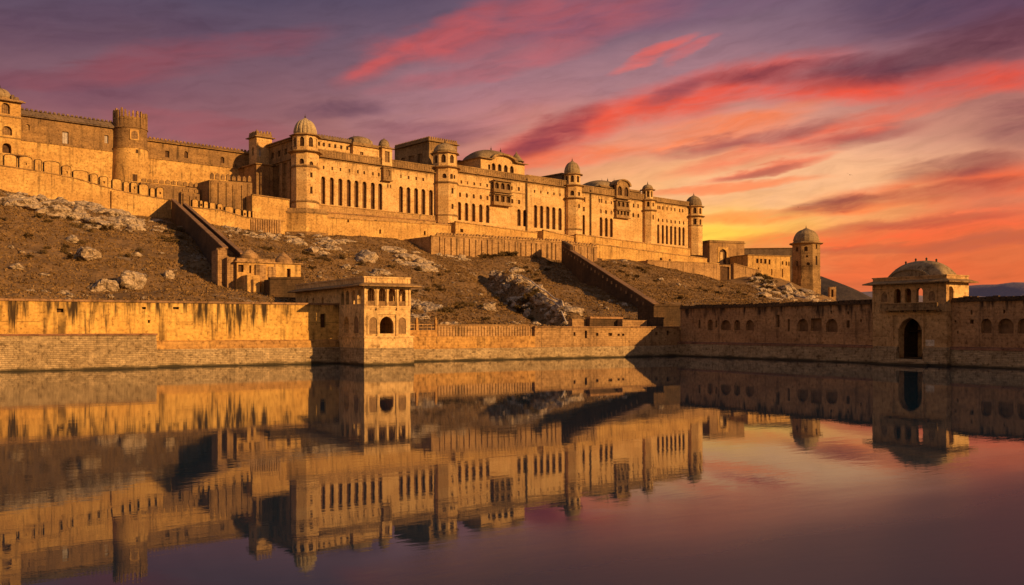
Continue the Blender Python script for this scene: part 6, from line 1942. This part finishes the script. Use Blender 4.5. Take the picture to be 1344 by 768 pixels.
boulder('pale boulder above the roof of the lakeside pavilion', 495, 359, 18, 9, 26)
proto = []
for i in range(7):
    mb = MB(); p, f = rock_pts(100 + i, 2, 1, .85, .7)
    mb.add(p, f); o = mb.build('stone', M['rock'], F=W0, base=(0, 0, 0), label='small loose pale stone scattered on the dry slope', cat='stone', group='small loose stones on the slope', smooth=True)
    proto.append(o)
spots = []
rs = random.Random(5)
clusters = [(60, 340, 60, 40), (200, 345, 60, 30), (120, 385, 90, 8), (260, 330, 30, 20), (430, 345, 50, 15), (560, 380, 40, 25), (620, 370, 30, 20), (700, 360, 30, 15), (790, 400, 30, 12), (900, 372, 40, 8), (1000, 393, 60, 5), (480, 355, 60, 8), (330, 312, 40, 6), (600, 400, 50, 18)]
for i in range(90):
    cx, cy, hw, hh = rs.choice(clusters)
    spots.append((cx + rs.gauss(0, .55) * hw, cy + rs.gauss(0, .55) * hh, rs.uniform(.25, .85) * (1.5 if rs.random() < .15 else 1)))
for i, (px, py, k) in enumerate(spots):
    x, y, z = hit(px, py)
    if i < len(proto): o = proto[i]
    else:
        o = rs.choice(proto).copy(); COL.objects.link(o)
    o.location = (x, y, z + .05 * k); o.scale = (k * rs.uniform(.8, 1.5), k, k * rs.uniform(.6, 1)); o.rotation_euler = (0, 0, rs.uniform(0, 6.28))

# two thin masonry ribs that wind down the rock rib beside the gully
def winding_rib(label, pts, r):
    P = []
    for px, py in pts:
        x, y, z = hit(px, py); P.append((x, y, z + 1.3))
    mb = MB().tube(P, r * .65, 6)
    mb.build('retaining_rib', M['pale'], F=W0, base=P[0], label=label, cat='low wall', group='masonry ribs by the gully')
winding_rib('upper thin masonry rib winding down the rocks by the dark gully', [(684, 380), (697, 388), (708, 395), (718, 400), (728, 408), (738, 416), (745, 423)], .22)
winding_rib('lower thin masonry rib winding down the rocks by the dark gully', [(718, 405), (727, 411), (735, 418), (744, 425)], .22)

# ------------------------------------------------------------------ dry grass and shrubs
def leaf_mat(name, c0, c1):
    m, w = new_mat(name)
    tc = w.n('ShaderNodeTexCoord').outputs['Object']
    n = w.noise(tc, .5, 4, .7); n2 = w.noise(tc, 4.0, 3, .7)
    col = w.mix(w.mapr(n, .35, .65), c0, c1)
    col = w.mix(1.0, col, w.ramp(n2, [(.3, (.7,) * 3), (.7, (1.25,) * 3)]), 'MULTIPLY')
    finish(w, col, .95, spec=.05)
    return m
M['grass'] = leaf_mat('dry_grass', (.165, .096, .041), (.245, .15, .068))
M['shrub'] = leaf_mat('dry_scrub', (.09, .06, .025), (.16, .10, .042))

def grass():
    n = 210000
    a = rng.uniform(-125, 150, n); b = rng.uniform(5, 225, n)
    x = F1.ox + a * F1.c - b * F1.s; y = F1.oy + a * F1.s + b * F1.c
    a2 = (x - F2.ox) * F2.c + (y - F2.oy) * F2.s; b2 = -(x - F2.ox) * F2.s + (y - F2.oy) * F2.c
    sx = 672 + FOC * x / y
    lim = np.where(sx < 430, -10.5, np.where(sx < 570, -10, np.where(sx < 790, -23, -20)))
    ok = (b2 < lim) & (sx > -60) & (sx < 1160)
    dens = np.array([noise.noise(Vector((p / 9, q / 9, 4))) for p, q in zip(x, y)])
    ok &= (dens + rng.uniform(-.5, .5, n)) > -.25
    x, y = x[ok], y[ok]; n = len(x)
    z = ground_base(x, y) + np.array([_lump(p, q) * soft_mask(p, q) for p, q in zip(x, y)])
    V = np.empty((n, 3, 3, 3), np.float32)
    hgt = rng.uniform(.08, .26, n) * np.where(rng.random(n) < .1, 1.5, 1.0)
    for k in range(3):
        t = rng.uniform(0, 2 * np.pi, n); w = rng.uniform(.12, .34, n)
        ox, oy = rng.uniform(-.2, .2, n), rng.uniform(-.2, .2, n)
        V[:, k, 0] = np.stack([x + ox - np.cos(t) * w, y + oy - np.sin(t) * w, z - .08], -1)
        V[:, k, 1] = np.stack([x + ox + np.cos(t) * w, y + oy + np.sin(t) * w, z - .08], -1)
        V[:, k, 2] = np.stack([x + ox + rng.uniform(-.25, .25, n), y + oy + rng.uniform(-.25, .25, n), z + hgt], -1)
    co = V.reshape(-1, 3)
    me = bpy.data.meshes.new('dry_grass')
    me.vertices.add(len(co)); me.vertices.foreach_set('co', co.ravel())
    me.loops.add(len(co)); me.loops.foreach_set('vertex_index', np.arange(len(co), dtype=np.int32))
    me.polygons.add(len(co) // 3); me.polygons.foreach_set('loop_start', np.arange(0, len(co), 3, dtype=np.int32))
    me.update(calc_edges=True)
    me.materials.append(M['grass'])
    o = bpy.data.objects.new('dry_grass', me); COL.objects.link(o)
    o['kind'] = 'stuff'; o['label'] = 'dry brown grass covering the hillside'; o['category'] = 'grass'
grass()

def shrub_mesh(seed, leaves=420):
    r_ = random.Random(seed)
    mb = MB()
    clumps = [(r_.gauss(0, .45), r_.gauss(0, .45), r_.uniform(.25, .75), r_.uniform(.25, .5)) for _ in range(9)]
    for i in range(leaves):
        cx, cy, cz, cr = r_.choice(clumps)
        d = Vector((r_.gauss(0, 1), r_.gauss(0, 1), r_.gauss(0, 1))).normalized() * cr * r_.random() ** .4
        p = Vector((cx, cy, cz)) + d
        if p.z < .02: p.z = abs(p.z) + .02
        u = Vector((r_.gauss(0, 1), r_.gauss(0, 1), r_.gauss(0, 1))).normalized(); v = u.orthogonal()
        k = r_.uniform(.06, .13)
        mb.add([p - u * k, p + v * k * .6, p + u * k, p - v * k * .6], [(0, 1, 2, 3)])
    st = MB()
    for i in range(6):
        t = r_.uniform(0, 6.28); st.tube([(0, 0, -.1), (math.cos(t) * .25, math.sin(t) * .25, .35), (math.cos(t) * .5, math.sin(t) * .5, .7)], .025, 4)
    return mb, st
shr = []
for i in range(4):
    l, s_ = shrub_mesh(40 + i)
    t = thing('shrub', 'dark dry scrub bush on the slope', 'shrub', W0, 0, 0, 0, 'dry shrubs on the slope')
    l.build('foliage', M['shrub'], t); s_.build('stems', M['void'], t)
    shr.append(t)
def copy_thing(t):
    r_ = t.copy(); COL.objects.link(r_)
    for ch in t.children:
        c = ch.copy(); COL.objects.link(c); c.parent = r_
    return r_
rs = random.Random(9)
sh = []
for cx, cy, hw, hh, n, k0, k1 in ((660, 340, 24, 8, 26, 1.2, 2.2), (1000, 366, 16, 7, 14, 1.2, 2.2), (1015, 380, 20, 8, 12, .9, 1.8), (110, 300, 100, 20, 16, .7, 1.3), (80, 340, 70, 30, 14, .5, 1.1),
                                  (230, 310, 20, 25, 8, .7, 1.3), (440, 340, 70, 16, 14, .6, 1.2), (560, 370, 60, 25, 16, .6, 1.2), (700, 360, 30, 25, 10, .6, 1.2), (690, 395, 25, 15, 14, .9, 1.7),
                                  (830, 365, 50, 15, 14, .6, 1.2), (950, 385, 60, 8, 14, .7, 1.4), (1060, 388, 30, 6, 8, .7, 1.3), (600, 405, 50, 12, 10, .6, 1.1), (330, 305, 30, 4, 6, .5, .9)):
    for i in range(n): sh.append((cx + rs.gauss(0, .5) * hw, cy + rs.gauss(0, .5) * hh, rs.uniform(k0, k1)))
for i, (px, py, k) in enumerate(sh):
    o = shr[i] if i < len(shr) else copy_thing(rs.choice(shr))
    x, y, z = hit(px, py)
    o.location = (x, y, z); o.scale = (k * rs.uniform(.9, 1.3), k * rs.uniform(.9, 1.3), k * rs.uniform(.7, 1)); o.rotation_euler = (0, 0, rs.uniform(0, 6.28))

# ------------------------------------------------------------------ birds
def bird(label, px, py, d, span, roll, yaw):
    x = (px - 672) / FOC * d; z = CAMH + (HZ - py) / FOC * d
    v = [(-.5, 0, 0), (-.2, .06, .05), (.3, .05, .04), (.62, .17, .0), (.62, -.17, 0), (.3, -.05, .04), (-.2, -.06, .05), (-.2, 0, -.08), (.3, 0, -.06),
         (-.12, .55, .22), (.16, .5, .2), (.12, 1.25, .10), (-.12, -.55, .22), (.16, -.5, .2), (.12, -1.25, .10)]
    f = [(0, 1, 6), (1, 2, 5, 6), (2, 3, 4, 5), (0, 7, 1), (0, 6, 7), (7, 8, 2, 1), (7, 6, 5, 8), (8, 3, 2), (8, 5, 4), (8, 4, 3), (1, 9, 10, 2), (9, 11, 10), (6, 5, 13, 12), (12, 13, 14)]
    mb = MB()
    Rm = Matrix.Rotation(R(yaw), 3, 'Z') @ Matrix.Rotation(R(roll), 3, 'X')
    mb.add([tuple(Rm @ Vector(p) * (span / 2.5) + Vector((x, d, z))) for p in v], f)
    mb.build('bird', M['metal'], F=W0, base=(x, d, z), label=label, cat='bird')
bird('dark bird gliding with tilted wings, high in the sky right of the palace', 1115, 229.5, 170, 1.5, 28, 60)
bird('tiny far bird low in the sky just above the lone domed tower', 1047.5, 272, 260, 1.2, 10, 30)
